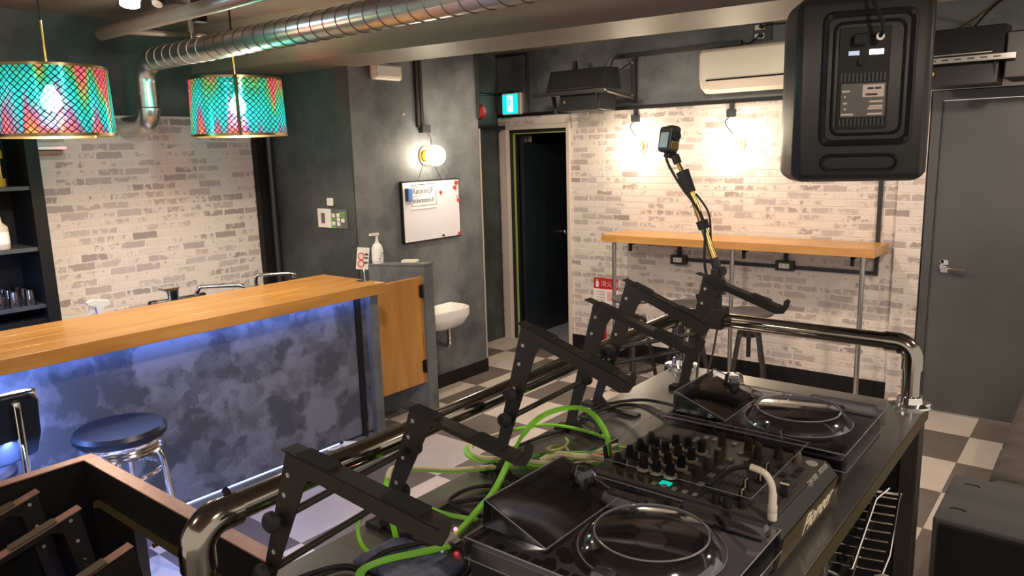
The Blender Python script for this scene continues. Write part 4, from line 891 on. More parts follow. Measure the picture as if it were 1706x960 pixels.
# pipe rail
RZ = 1.192; RR = .0245
t = T('pipe_rail', 'chunky polished pipe railing standing around the edge of the table', 'railing', (-1.14, 2.33, ZT))
part('rail', t, m_tube, lambda b: b.cyl((-1.09, 2.33, RZ), (-.47, 2.33, RZ), RR, n=28))
part('rail', t, m_tube, lambda b: b.cyl((-1.14, 2.28, RZ), (-1.110, .585, RZ), RR, n=28))
for (x, y) in ((-1.14, 2.33), (-.42, 2.33), (-1.108, .535)):
    part('post', t, m_tube, lambda b: b.cyl((x, y, ZT+.01), (x, y, RZ-.05), RR, n=28))
    part('flange', t, m_chrome, lambda b: b.lathe([(.058, 0), (.058, .006), (.036, .010), (.032, .028), (.026, .030)], (x, y, ZT), 28))
    for a in range(3): part('bolt', t, m_chrome, lambda b: b.cyl((x+.047*math.cos(a*2.1), y+.047*math.sin(a*2.1), ZT+.006), (x+.047*math.cos(a*2.1), y+.047*math.sin(a*2.1), ZT+.013), .007, n=6))
def elb(c, d):
    c = Vector(c); d = Vector(d); R_ = .045
    pts = [c+Vector((0, 0, -.075)), c+Vector((0, 0, -R_))]+[c+Vector((0, 0, -R_))+d*R_*(1-math.cos(a))+Vector((0, 0, R_*math.sin(a))) for a in [i*PI/16 for i in range(1, 9)]]+[c+d*.075]
    part('elbow', t, m_tube, lambda b: b.tube(pts, RR+.004, 28, smooth=0))
elb((-.42, 2.33, RZ), (-1, 0, 0)); elb((-1.14, 2.33, RZ), (1, 0, 0)); elb((-1.108, .535, RZ), (0, 1, 0))
part('cross_fitting', t, m_tube, lambda b: b.cyl((-1.14, 2.33, RZ), (-1.139, 2.24, RZ), RR+.004, n=28))
part('set_screw', t, m_black, lambda b: b.cyl((-.445, 2.31, RZ-.02), (-.455, 2.30, RZ-.02), .006, n=8))
part('set_screw', t, m_black, lambda b: b.cyl((-1.110, .60, RZ+RR), (-1.123, .60, RZ+RR+.008), .006, n=8))
# laptop stands
def arm_pts(xb, xt, zt, xe, ze, z0):
    w_ = .031; h = .026
    sl = (ze-zt)/(xe-xt); ls = (xt-xb)/(zt-z0)
    P = [(xb, z0), (xt-.0, zt)]
    P += [(xe+.002, ze), (xe+.004, ze+.014), (xe+.014, ze+.022), (xe+.022, ze+.016), (xe+.016, ze-.004), (xe+.004, ze-.022), (xe-.018, ze-.026)]
    xi = xt+w_+.012; zi = zt+sl*(w_+.012)-h
    P += [(xi+.03, zi+sl*.03), (xi+.008, zi-.004), (xi-.006, zi-.022)]
    zz = z0+.07; P += [(xb+ls*(zz-z0)+w_, zz), (xb+w_+.008, z0+.035), (xb+w_+.035, z0+.008), (xb+w_+.11, z0)]
    return P
def stand(label, arms, knobs_z, facing=1):
    """arms: (Y, xb, xt, zt, xe, ze, flange side); profile in the XZ plane"""
    y0 = arms[0][0]; t = T('laptop_stand', label, 'laptop stand', (arms[0][1]+.1, (arms[0][0]+arms[1][0])/2, ZT), 'folding metal laptop stands on the table')
    for (Y, xb, xt, zt, xe, ze, fs) in arms:
        a = part('side_arm', t, m_blackm, lambda b: b.prism(arm_pts(xb, xt, zt, xe, ze, ZT+.004), 'xz', Y, Y+.003*fs))
        sl = (ze-zt)/(xe-xt); L_ = xe-xt
        sub('top_flange', a, m_blackm, lambda b: b.prism([(xt-.012, zt+.0015-sl*.012), (xe, ze+.0015), (xe, ze-.001), (xt-.012, zt-.001-sl*.012)], 'xz', Y, Y+.030*fs))
        for (f0_, f1_) in ((.08, .30), (.66, .88)):
            sub('rubber_pad', a, m_rubber, lambda b: b.prism([(xt+L_*f0_, zt+sl*L_*f0_+.001), (xt+L_*f1_, zt+sl*L_*f1_+.001), (xt+L_*f1_, zt+sl*L_*f1_+.006), (xt+L_*f0_, zt+sl*L_*f0_+.006)], 'xz', Y+.002*fs, Y+.029*fs))
        ls = (xt-xb)/(zt-ZT)
        for q in (.40, .60, .76, .88):
            z = ZT+(zt-ZT)*q; x = xb+ls*(z-ZT)+.016
            sub('hole', a, m_btn, lambda b: b.cyl((x, Y-.0015, z), (x, Y+.0045*fs, z), .0042, n=10))  # pale disc: light showing through the hole put into its colour
        sub('foot', a, m_blackm, lambda b: b.box(xb-.02, Y-.012, ZT, xb+.16, Y+.016, ZT+.006))
        sub('foot_pad', a, m_rubber, lambda b: b.box(xb-.025, Y-.016, ZT, xb+.02, Y+.020, ZT+.012))
    A_, C_ = arms
    for z in knobs_z:
        pa = []
        for (Y, xb, xt, zt, xe, ze, fs) in arms: pa.append(Vector((xb+(xt-xb)/(zt-ZT)*(z-ZT)+.02, Y, z)))
        part('cross_rod', t, m_blackm, lambda b: b.cyl(pa[0], pa[1], .0065, n=10))
        for p_, dr in ((pa[0], -1), (pa[1], 1)):
            part('knob', t, m_rubber, lambda b: b.cyl(p_, p_+Vector((0, .012*dr, 0)), .008, n=10).lathe([(.010, 0), (.017, .004), (.017, .014), (.012, .019)], p_+Vector((0, .010*dr, 0)), 12, (0, dr, 0)))
    return t
stand('laptop stand nearest the camera, its low arms cutting across the tiled floor', [(.62, -1.09, -.965, 1.322, -.638, 1.296, 1), (.93, -1.13, -1.01, 1.304, -.742, 1.268, -1)], (1.205, 1.10))
stand('tall laptop stand in the middle of the row, behind the nearest mixer deck', [(1.27, -1.115, -1.012, 1.385, -.742, 1.302, 1), (1.60, -1.130, -1.03, 1.385, -.745, 1.302, -1)], (1.225, 1.16))
stand('tall laptop stand farthest from the camera, beside the rail corner', [(1.80, -1.175, -1.055, 1.398, -.815, 1.308, 1), (2.09, -1.035, -.955, 1.388, -.715, 1.315, -1)], (1.20, 1.15))
# action camera on a pole
t = T('camera_pole', 'slim brass coloured pole clamped on the rail, taped with cables', 'pole', (-1.02, 2.33, 1.19))
pp = [Vector((-1.025, 2.33, 1.33)), Vector((-1.03, 2.33, 1.375)), Vector((-1.118, 2.33, 1.625)), Vector((-1.155, 2.33, 1.70))]
part('clamp', t, m_rubber, lambda b: b.box(-1.055, 2.295, 1.165, -.985, 2.365, 1.235).cyl((-1.02, 2.33, 1.23), (-1.02, 2.33, 1.275), .020).cyl((-1.055, 2.30, 1.23), (-1.07, 2.30, 1.28), .010).cyl((-.985, 2.31, 1.20), (-.955, 2.31, 1.20), .008), bevel=.004)
part('cord_grip', t, m_rubber, lambda b: b.box(-1.03, 2.30, 1.28, -1.0, 2.345, 1.37), bevel=.008)
part('joint', t, m_blackp, lambda b: b.tube([(-1.0, 2.33, 1.28), (-1.005, 2.33, 1.33), (-1.03, 2.33, 1.40)], .016, 8, smooth=0).cyl((-1.01, 2.31, 1.355), (-1.01, 2.35, 1.355), .018))
part('pole', t, m_brass, lambda b: b.cyl((-1.025, 2.33, 1.39), (-1.118, 2.33, 1.625), .0125, .010, 16))
part('pole', t, m_brass, lambda b: b.cyl((-1.118, 2.33, 1.625), (-1.165, 2.33, 1.715), .008, .007, 12))
part('tape', t, m_rubber, lambda b: b.cyl((-1.066, 2.33, 1.495), (-1.076, 2.33, 1.522), .019, .021, 10))
part('tape', t, m_rubber, lambda b: b.cyl((-1.118, 2.33, 1.615), (-1.148, 2.33, 1.685), .020, .023, 8))
part('cable', t, m_rubber, lambda b: b.tube([(-1.205, 2.32, 1.745), (-1.195, 2.32, 1.71), (-1.15, 2.32, 1.64), (-1.08, 2.31, 1.56), (-1.055, 2.31, 1.49), (-1.055, 2.31, 1.40), (-1.045, 2.31, 1.34), (-1.02, 2.30, 1.29)], .0045, 6))
part('cable', t, m_rubber, lambda b: b.tube([(-1.10, 2.335, 1.61), (-1.055, 2.335, 1.55), (-1.045, 2.335, 1.47), (-1.045, 2.335, 1.40)], .0035, 6))
part('pole_head', t, m_rubber, lambda b: b.cyl((-1.165, 2.33, 1.712), (-1.176, 2.33, 1.738), .014, n=12))
t = T('action_camera', 'small black action camera with yellow patches on top of the pole', 'camera', (-1.18, 2.33, 1.77))
Mc = Matrix.Translation((-1.198, 2.33, 1.790)) @ Matrix.Rotation(math.radians(62), 4, 'Z') @ Matrix.Rotation(math.radians(10), 4, 'Y')
def camb(b):
    pr = [(-.018+.018*math.cos(a) if False else .020*math.cos(a), (.034+.012*math.sin(a)) if math.sin(a) > 0 else (-.030+.012*math.sin(a))) for a in [i*PI/8 for i in range(16)]]
    n = 16; vs = [Mc @ Vector((x, -.035, z)) for x, z in pr]+[Mc @ Vector((x, .035, z)) for x, z in pr]
    b.add(vs, [tuple(range(n))[::-1], tuple(range(n, 2*n))]+[(i, (i+1) % n, n+(i+1) % n, n+i) for i in range(n)])
part('body', t, m_blackp, camb, bevel=.004)
part('screen', t, mat('camera_screen', (.25, .32, .36), .2), lambda b: b.box(-.0225, -.025, -.028, -.0205, .02, .022, Mc))
part('lens_ring', t, m_rubber, lambda b: b.cyl(Mc @ Vector((.002, -.035, .012)), Mc @ Vector((.002, -.043, .012)), .014, n=16))
part('front_patch', t, m_brass, lambda b: b.box(-.014, -.0375, -.032, .014, -.035, -.006, Mc), bevel=.004)
part('top_patch', t, m_brass, lambda b: b.box(-.009, -.02, .0455, .009, .006, .0475, Mc))
part('mount', t, m_rubber, lambda b: b.box(.0, -.01, -.058, .034, .02, -.036, Mc), bevel=.003)
one('clip_on_cable', 'two thin black cables hanging from the pole clamp to the table', 'cable', m_rubber, lambda b: b.tube([(-1.03, 2.30, 1.17), (-1.03, 2.24, 1.11), (-.99, 2.12, 1.02), (-.98, 2.08, ZT+.006)], .004, 6).tube([(-1.0, 2.30, 1.17), (-.995, 2.26, 1.10), (-.99, 2.20, 1.03), (-.985, 2.17, ZT+.006)], .0035, 6))

# ------------------------------------------------------------------ players
def cdj(ox, oy, label, glossy):
    """ox, oy: rear near corner; depth along +X .42, width along +Y .33"""
    t = T('media_player', label, 'media player', (ox+.21, oy+.165, ZT), 'table-top disc players')
    def P(u, v, z): return (ox+u, oy+v, ZT+z)
    def bx(b, u0, v0, z0, u1, v1, z1): return b.box(ox+u0, oy+v0, ZT+z0, ox+u1, oy+v1, ZT+z1)
    part('body', t, m_blackp, lambda b: b.prism([(ox, ZT+.022), (ox+.400, ZT+.022), (ox+.415, ZT+.040), (ox+.415, ZT+.088), (ox, ZT+.088)], 'xz', oy+.004, oy+.326), bevel=.004)
    part('deck_plate', t, m_device, lambda b: bx(b, .004, .007, .088, .411, .323, .092), bevel=.001)
    for (u, v) in ((.035, .035), (.035, .295), (.375, .035), (.375, .295)): part('foot', t, m_bronze, lambda b: b.cyl(P(u, v, 0), P(u, v, .024), .022, .026, 16))
    part('screen_hood', t, m_blackp, lambda b: b.prism([(ox+.006, ZT+.090), (ox+.006, ZT+.138), (ox+.012, ZT+.142), (ox+.128, ZT+.100), (ox+.130, ZT+.090)], 'xz', oy+.055, oy+.275), bevel=.003)
    part('screen', t, m_screen, lambda b: b.prism([(ox+.028, ZT+.1365), (ox+.028, ZT+.138), (ox+.112, ZT+.1075), (ox+.112, ZT+.1060)], 'xz', oy+.085, oy+.250))
    part('jog_wheel', t, m_blackp, lambda b: b.lathe([(.104, .090), (.104, .104), (.098, .112), (.092, .114), (.088, .116)], P(.268, .158, 0), 48))
    part('platter_disc', t, m_platter, lambda b: b.lathe([(.088, .114), (.088, .1175), (1e-5, .1180)], P(.268, .158, 0), 48))
    part('jog_display', t, m_lcd, lambda b: b.cyl(P(.268, .158, .1178), P(.268, .158, .1190), .026, n=28))
    for i in range(7): part('button', t, m_blackp, lambda b: bx(b, .045+i*.026, .014, .092, .062+i*.026, .030, .097))
    for i, (u, v) in enumerate(((.150, .035), (.166, .062), (.150, .075), (.355, .030), (.385, .030), (.150, .26), (.168, .285))):
        part('button', t, m_rubber, lambda b: b.cyl(P(u, v, .092), P(u, v, .098), .011 if i < 3 else .016, n=18))
    for i in range(4): part('button', t, m_blackp, lambda b: bx(b, .155+i*.022, .300, .092, .170+i*.022, .316, .097))
    part('play_button', t, m_rubber, lambda b: bx(b, .372, .045, .092, .402, .080, .097))
    part('cue_button', t, m_rubber, lambda b: bx(b, .330, .012, .092, .358, .040, .097))
    part('pitch_slot', t, m_ink, lambda b: bx(b, .255, .302, .092, .400, .307, .0935))
    part('pitch_fader', t, m_blackp, lambda b: bx(b, .318, .290, .092, .332, .319, .106), bevel=.002)
    for (v) in (.285, .305): part('knob', t, m_rubber, lambda b: b.cyl(P(.185, v-.03, .092), P(.185, v-.03, .110), .009, n=12))
    part('browse_knob', t, m_blackp, lambda b: b.cyl(P(.065, .262, .118), P(.065, .262, .150), .014, n=18))
    # clear dust cover
    zc = .108
    def cover(b):
        w0, w1, u1 = -.003, .333, .421
        b.add([P(-.003, w0, zc), P(u1, w0, zc), P(u1, w1, zc), P(-.003, w1, zc), P(-.005, w0-.001, .070), P(u1+.003, w0-.001, .070), P(u1+.003, w1+.001, .070), P(-.005, w1+.001, .070)],
              [(4, 5, 1, 0), (5, 6, 2, 1), (6, 7, 3, 2), (7, 4, 0, 3)])
        # flat top with a hole for the dome
        n = 32; c = (.268, .158); R_ = .122
        ring = [(c[0]+R_*math.cos(2*PI*i/n+PI/4), c[1]+R_*math.sin(2*PI*i/n+PI/4)) for i in range(n)]
        U0 = .135
        sq = []
        for i in range(n):
            a = 2*PI*i/n+PI/4; dx, dy = math.cos(a), math.sin(a)
            ts = []
            if dx > 1e-6: ts.append((u1-c[0])/dx)
            if dx < -1e-6: ts.append((U0-c[0])/dx)
            if dy > 1e-6: ts.append((w1-c[1])/dy)
            if dy < -1e-6: ts.append((w0-c[1])/dy)
            q = min(ts); sq.append((c[0]+dx*q, c[1]+dy*q))
        vs = [P(x, y, zc) for x, y in ring]+[P(x, y, zc) for x, y in sq]
        b.add(vs, [(i, (i+1) % n, n+(i+1) % n, n+i) for i in range(n)])
        for cu, cv, ia in ((u1, w1, 0), (U0, w1, 8), (U0, w0, 16), (u1, w0, 24)):
            # corner fill
            ks = [k for k in range(n)]
            best = sorted(range(n), key=lambda k: (sq[k][0]-cu)**2+(sq[k][1]-cv)**2)[:2]
            if min((sq[k][0]-cu)**2+(sq[k][1]-cv)**2 for k in best) > 1e-8:
                b.add([P(*sq[best[0]], zc), P(*sq[best[1]], zc), P(cu, cv, zc)], [(0, 1, 2)])
        # dome over the jog wheel
        pr = [(R_, zc), (R_-.004, zc+.006), (R_-.020, zc+.024), (R_-.028, zc+.027)]
        k0 = len(b.v)
        for r_, z in pr:
            for i in range(n): b.v.append(Vector(P(c[0]+r_*math.cos(2*PI*i/n+PI/4), c[1]+r_*math.sin(2*PI*i/n+PI/4), z)))
        for k in range(3):
            for i in range(n): b.f.append((k0+k*n+i, k0+k*n+(i+1) % n, k0+(k+1)*n+(i+1) % n, k0+(k+1)*n+i))
        b.f.append(tuple(range(k0+3*n, k0+4*n)))
        # wedge over the screen hood
        v0, v1 = .045, .285
        b.add([P(-.003, v0, zc), P(-.003, v1, zc), P(U0, v1, zc), P(U0, v0, zc), P(-.003, v0+.004, .156), P(-.003, v1-.004, .156), P(.010, v1-.004, .158), P(.010, v0+.004, .158)],
              [(0, 1, 5, 4), (4, 5, 6, 7), (7, 6, 2, 3), (0, 4, 7, 3), (1, 2, 6, 5)])
        b.add([P(-.003, w0, zc), P(U0, w0, zc), P(U0, v0, zc), P(-.003, v0, zc)], [(0, 1, 2, 3)])
        b.add([P(-.003, w1, zc), P(U0, w1, zc), P(U0, v1, zc), P(-.003, v1, zc)], [(0, 1, 2, 3)])
    cv = part('dust_cover', t, m_cover, cover, label='clear plastic dust cover over the player')
    def bump(nm, u0, v0, u1, v1, h, z=zc):
        def f(b):
            i = .006
            b.add([P(u0, v0, z), P(u1, v0, z), P(u1, v1, z), P(u0, v1, z), P(u0+i, v0+i, z+h), P(u1-i, v0+i, z+h), P(u1-i, v1-i, z+h), P(u0+i, v1-i, z+h)],
                  [(0, 1, 5, 4), (1, 2, 6, 5), (2, 3, 7, 6), (3, 0, 4, 7), (4, 5, 6, 7)])
        sub(nm, cv, m_clear, f, bevel=.003)
    bump('cover_bulge', .115, .238, .205, .275, .022); bump('cover_bulge', .245, .292, .410, .322, .016); bump('cover_bulge', .345+.0, .022, .395, .06, .020) if False else None
    bump('cover_bulge', .240, .004, .285, .034, .022)
    sub('cover_dome', cv, m_clear, lambda b: b.open_lathe([(.025, .132), (.024, .150), (.020, .158), (1e-4, .160)], P(.065, .262, 0), 20))
    # bright moulded rims of the cover
    def rim(b):
        n = 40
        b.tube([P(.268+.094*math.cos(2*PI*i/n), .158+.094*math.sin(2*PI*i/n), zc+.027) for i in range(n)], .0018, 5, closed=True, smooth=0)
        b.tube([P(.268+.122*math.cos(2*PI*i/n), .158+.122*math.sin(2*PI*i/n), zc+.001) for i in range(n)], .0014, 5, closed=True, smooth=0)
        b.tube([P(-.003, -.003, zc), P(.421, -.003, zc), P(.421, .333, zc), P(-.003, .333, zc)], .0018, 5, closed=True, smooth=0)
        b.tube([P(.135, .045, zc+.001), P(.135, .285, zc+.001), P(.0, .281, .157), P(.0, .049, .157)], .0016, 5, closed=True, smooth=0)
        b.tube([P(-.005, -.004, .070), P(.424, -.004, .070), P(.424, .334, .070), P(-.005, .334, .070)], .0012, 5, closed=True, smooth=0)
    sub('cover_edge', cv, m_clear2, rim)
    return t
m_clear2 = mat('clear_plastic_edge', (.22, .22, .24), .08, 0, spec=.9); 
cdj(-.820, 1.590, 'black disc player under a clear dust cover, at the far end of the table', True)
cdj(-.820, .865, 'black disc player under a clear dust cover, at the near end before the mixer', False)

# ------------------------------------------------------------------ mixer
mx0, my0 = -.81, 1.22
t = T('dj_mixer', 'four channel black mixer full of knobs between the two players', 'mixer', (mx0+.2, my0+.17, ZT))
def MP(u, v, z): return (mx0+u, my0+v, ZT+z)
def mb(b, u0, v0, z0, u1, v1, z1): return b.box(mx0+u0, my0+v0, ZT+z0, mx0+u1, my0+v1, ZT+z1)
part('body', t, m_blackp, lambda b: b.prism([(mx0, ZT+.012), (mx0+.395, ZT+.012), (mx0+.405, ZT+.075), (mx0+.385, ZT+.098), (mx0, ZT+.098)], 'xz', my0+.004, my0+.336), bevel=.003)
part('front_face', t, m_bronze, lambda b: b.prism([(mx0+.3955, ZT+.014), (mx0+.3975, ZT+.014), (mx0+.4075, ZT+.074), (mx0+.4055, ZT+.074)], 'xz', my0+.008, my0+.332))
part('control_panel', t, m_mixer, lambda b: mb(b, .004, .008, .098, .383, .332, .1005))
for (u, v) in ((.03, .03), (.03, .31), (.36, .03), (.36, .31)): part('foot', t, m_rubber, lambda b: b.cyl(MP(u, v, 0), MP(u, v, .014), .016, n=14))
# brand lettering on the front face and model lettering on the slope
e = text('lettering', t, 'Pioneer', .062, MP(.4005, .125, .026), (math.radians(99.5), 0, PI/2), m_knobw, shear=.35, sx=.92)
e = text('lettering', t, 'DJM-900', .015, MP(.389, .205, .0935), (math.radians(50), 0, PI/2), m_btn)
e = text('lettering', t, 'nexus', .022, MP(.389, .270, .0935), (math.radians(50), 0, PI/2), m_btn, shear=.3)
for v in (.071, .120, .167, .216):
    for r_, u in enumerate((.095, .125, .156)):
        kn = part('eq_knob', t, m_rubber, lambda b: b.cyl(MP(u, v, .1075), MP(u, v, .130), .0092, .0078, 14))
        sub('knob_collar', kn, m_knobw, lambda b: b.cyl(MP(u, v, .1025), MP(u, v, .1075), .0142, n=16))
        sub('knob_stem', kn, m_blackp, lambda b: b.cyl(MP(u, v, .1005), MP(u, v, .1025), .0085, n=12))
    kn = part('colour_knob', t, m_taupe, lambda b: b.cyl(MP(.198, v-.010, .1005), MP(.198, v-.010, .126), .0100, .0085, 14))
    sub('knob_cap', kn, m_btn, lambda b: b.cyl(MP(.198, v-.010, .126), MP(.198, v-.010, .1275), .0070, n=12))
    part('cue_button', t, m_btn, lambda b: mb(b, .212, v-.002, .1005, .224, v+.016, .1035), bevel=.001)
    part('trim_knob', t, m_rubber, lambda b: b.cyl(MP(.034, v, .1005), MP(.034, v, .124), .0115, .0062, 14))
    part('level_meter', t, m_ink, lambda b: mb(b, .055, v+.020, .1003, .150, v+.024, .1010))
    part('selector_switch', t, m_rubber, lambda b: mb(b, .050, v-.014, .1005, .062, v-.006, .118), bevel=.001)
    part('selector_mark', t, m_knobw, lambda b: mb(b, .0615, v-.0125, .104, .0625, v-.0075, .118))
    part('fader_slot', t, m_ink, lambda b: mb(b, .245, v-.010, .1003, .335, v-.007, .1010))
    for k in range(9): part('scale_mark', t, m_ink, lambda b: mb(b, .248+k*.010, v-.022, .1003, .2495+k*.010, v+.004, .1009))
for (u, v) in ((.311, .061), (.300, .106), (.312, .152), (.306, .200)):
    kn = part('channel_fader', t, m_rubber, lambda b: b.prism([(mx0+u-.009, ZT+.1005), (mx0+u+.009, ZT+.1005), (mx0+u+.005, ZT+.123), (mx0+u-.005, ZT+.123)], 'xz', my0+v-.006, my0+v+.006), bevel=.0015)
    sub('fader_line', kn, m_knobw, lambda b: mb(b, u-.0012, v-.0066, .108, u+.0012, v-.0058, .1235).box(mx0+u-.0012, my0+v-.006, ZT+.1228, mx0+u+.0012, my0+v+.006, ZT+.1236))
for (u, v, mt) in ((.227, .300, m_rubber), (.262, .262, m_rubber), (.255, .285, m_taupe), (.296, .290, m_rubber), (.335, .292, m_taupe), (.170, .292, m_rubber)):
    part('effect_knob', t, mt, lambda b: b.cyl(MP(u, v, .1005), MP(u, v, .126), .0098, .0075, 14))
part('beat_button', t, m_btn, lambda b: b.cyl(MP(.362, .300, .1005), MP(.362, .300, .1035), .012, n=20))
kn = part('crossfader', t, m_rubber, lambda b: mb(b, .360, .118, .1005, .376, .140, .128), bevel=.002)
sub('fader_line', kn, m_knobw, lambda b: mb(b, .3598, .118, .126, .3765, .1195, .1288))
part('crossfader_slot', t, m_ink, lambda b: mb(b, .366, .075, .1003, .369, .190, .1010))
for (u, v) in ((.299, .018), (.322, .034), (.275, .022)): part('headphone_knob', t, m_rubber, lambda b: b.cyl(MP(u, v, .1005), MP(u, v, .120), .0085, .007, 14))
for k in range(5): part('cue_button', t, m_btn, lambda b: mb(b, .205-k*.022+.02, .024, .1005, .215-k*.022+.02, .036, .103), bevel=.001)
part('lit_button', t, m_teal, lambda b: mb(b, .150, .034, .1005, .172, .050, .1025))
for k in range(4): part('small_knob', t, m_taupe, lambda b: b.cyl(MP(.055+k*.024, .024, .1005), MP(.055+k*.024, .024, .117), .006, .005, 10))
part('display', t, m_lcd, lambda b: mb(b, .022, .250, .1005, .088, .322, .1025), bevel=.001)
for (u, v) in ((.106, .268), (.106, .284), (.120, .300), (.140, .300), (.186, .302), (.217, .262), (.240, .235)):
    part('button', t, m_btn, lambda b: mb(b, u, v, .1005, u+.010, v+.016, .1030), bevel=.001)
for (u, v) in ((.348, .215), (.348, .245), (.312, .236), (.33, .2)): part('switch_block', t, m_ink, lambda b: mb(b, u, v, .1005, u+.012, v+.020, .1040))
def mcover(b):
    z = .120
    b.add([MP(.0, .012, z), MP(.238, .012, z), MP(.238, .330, z), MP(.0, .330, z)], [(0, 1, 2, 3)])
def cov_edge(b): b.tube([MP(.0, .012, .1330), MP(.345, .012, .1330), MP(.345, .330, .1330), MP(.0, .330, .1330)], .0009, 4, closed=True, smooth=0)
part('cover_edge', t, m_clear2, cov_edge)
part('clear_cover', t, film('thin_clear_sheet', (.96, .96, .97), -.10, .05), lambda b: b.add([MP(.0, .012, .1330), MP(.345, .012, .1330), MP(.345, .330, .1330), MP(.0, .330, .1330)], [(0, 1, 2, 3)]))
# headphone adapter
t = T('headphone_plug', 'cream jack plug with black cord standing in the mixer corner', 'plug', (-.428, 1.238, 1.11))
part('cord', t, m_rubber, lambda b: b.tube([(-.562, 1.236, 1.125), (-.542, 1.249, 1.15), (-.505, 1.246, 1.185), (-.470, 1.240, 1.200)], .0045, 8))
part('sleeve', t, m_cream, lambda b: b.tube([(-.470, 1.240, 1.200), (-.445, 1.238, 1.196), (-.432, 1.238, 1.180), (-.428, 1.238, 1.160)], .0062, 10))
part('barrel', t, m_cream, lambda b: b.lathe([(.0085, .0), (.0085, .012), (.0075, .014), (.0085, .016), (.0085, .026), (.0072, .030), (.0072, .048), (.006, .052)], (-.428, 1.238, 1.112), 16))

# ------------------------------------------------------------------ cables
def ribbon(label, pts, mt=m_green, w_=.011, h=.0045, lift=0):
    return one('flat_cable', label, 'cable', mt, lambda b: b.tube([(x, y, z+lift) for x, y, z in pts], 1, flat=(w_, h), smooth=6), 'lime green network and audio cables')
G1 = [(-.826, 1.338, 1.10), (-.836, 1.340, 1.15), (-0.872, 1.334, 1.192), (-0.914, 1.316, 1.2), (-0.951, 1.264, 1.19), (-0.967, 1.214, 1.16), (-0.994, 1.196, 1.1), (-0.98, 1.126, 1.06), (-0.992, 1.09, 1.03), (-0.975, 1.015, 1.02), (-0.962, 0.952, 1.02)]
G2 = [(-0.83, 1.506, 1.05), (-0.921, 1.506, 1.04), (-0.968, 1.416, 1.03), (-1.017, 1.335, 1.03), (-1.076, 1.295, 1.04), (-1.13, 1.237, 1.05), (-1.186, 1.259, 1.05), (-1.201, 1.318, 1.05), (-1.198, 1.446, 1.04), (-1.168, 1.552, 1.03), (-1.089, 1.58, 1.03), (-0.969, 1.554, 1.04)]
G3 = [(-0.906, 1.426, 1.03), (-0.991, 1.372, 1.02), (-1.083, 1.303, 1.02), (-1.158, 1.193, 1.03), (-1.216, 1.133, 1.04), (-1.254, 1.083, 1.05), (-1.204, 1.021, 1.06), (-1.141, 0.959, 1.06), (-1.091, 0.93, 1.04), (-1.038, 0.896, 1.02)]
G4 = [(-1.204, 1.047, 1.05), (-1.164, 0.951, 1.05), (-1.132, 0.887, 1.05), (-1.094, 0.846, 1.05), (-1.071, 0.837, 1.03), (-1.037, 0.84, 1.02), (-0.99, 0.864, 1.02), (-0.945, 0.907, 1.03)]
G5 = [(-1.138, 1.037, 1.02), (-1.048, 1.038, 1.02), (-0.974, 1.059, 1.02)]
G6 = [(-0.930, 0.93, 1.035), (-0.955, 0.870, 1.04), (-0.985, 0.817, 1.04), (-1.005, 0.782, 1.03), (-0.97, 0.76, 1.03), (-0.884, 0.808, 1.02)]
o = one('arched_cable', 'bright lime cable arching high out of the black and silver plug', 'cable', m_green, lambda b: b.tube(G1, 1, flat=(.012, .007), smooth=6), 'lime green network and audio cables')
ribbon('green and cream flat cable looping out past the table edge', G2)
ribbon('long flat green cable trailing along the back of the table', G3)
ribbon('thin green cable hanging in a ring beside the nearest stand foot', G4, w_=.007, h=.005)
ribbon('short green cable strip running under the nearest stand arm', G5)
ribbon('wide bright lime cable curling at the near end of the table', G6, w_=.016)
one('flat_cable', 'cream flat cable lying on top of the trailing green one', 'cable', m_pale, lambda b: b.tube([(x+.003, y, z+.006) for x, y, z in G3[:7]], 1, flat=(.010, .005), smooth=6))
one('flat_cable', 'cream flat cable doubling the loop past the table edge', 'cable', m_pale, lambda b: b.tube([(x+.012, y+.004, z+.008) for x, y, z in G2[1:9]], 1, flat=(.008, .006), smooth=6))
one('flat_cable', 'dark green cable bundled with the loop behind the mixer', 'cable', m_green_d, lambda b: b.tube([(-.86, 1.47, 1.05), (-.95, 1.44, 1.04), (-1.02, 1.40, 1.035), (-1.07, 1.36, 1.03), (-1.14, 1.31, 1.03)], .006, 8))
one('round_cable', 'cream cable curving into the back of the mixer', 'cable', m_pale, lambda b: b.tube([(-.815, 1.40, 1.06), (-.873, 1.385, 1.065), (-.937, 1.37, 1.06), (-.991, 1.374, 1.05), (-1.024, 1.345, 1.035)], .008, 8))
one('round_cable', 'dark red cable stub beside the cream cables behind the mixer', 'cable', m_red, lambda b: b.tube([(-.82, 1.43, 1.055), (-.88, 1.42, 1.06), (-.94, 1.40, 1.045)], .006, 8))
one('round_cable', 'yellow-green thin coil behind the mixer', 'cable', m_lime, lambda b: b.tube([(-1.0+.022*math.cos(a), 1.385+.03*math.sin(a), 1.045+.004*a) for a in [i*.6 for i in range(14)]], .0035, 6, smooth=2))
t = T('jack_plug', 'silver and black jack plug standing behind the mixer', 'plug', (-.826, 1.338, 1.045))
part('barrel', t, m_steel, lambda b: b.cyl((-.822, 1.338, 1.045), (-.828, 1.338, 1.085), .0125, n=18))
part('boot', t, m_rubber, lambda b: b.cyl((-.828, 1.338, 1.085), (-.836, 1.336, 1.125), .0095, .006, 14))
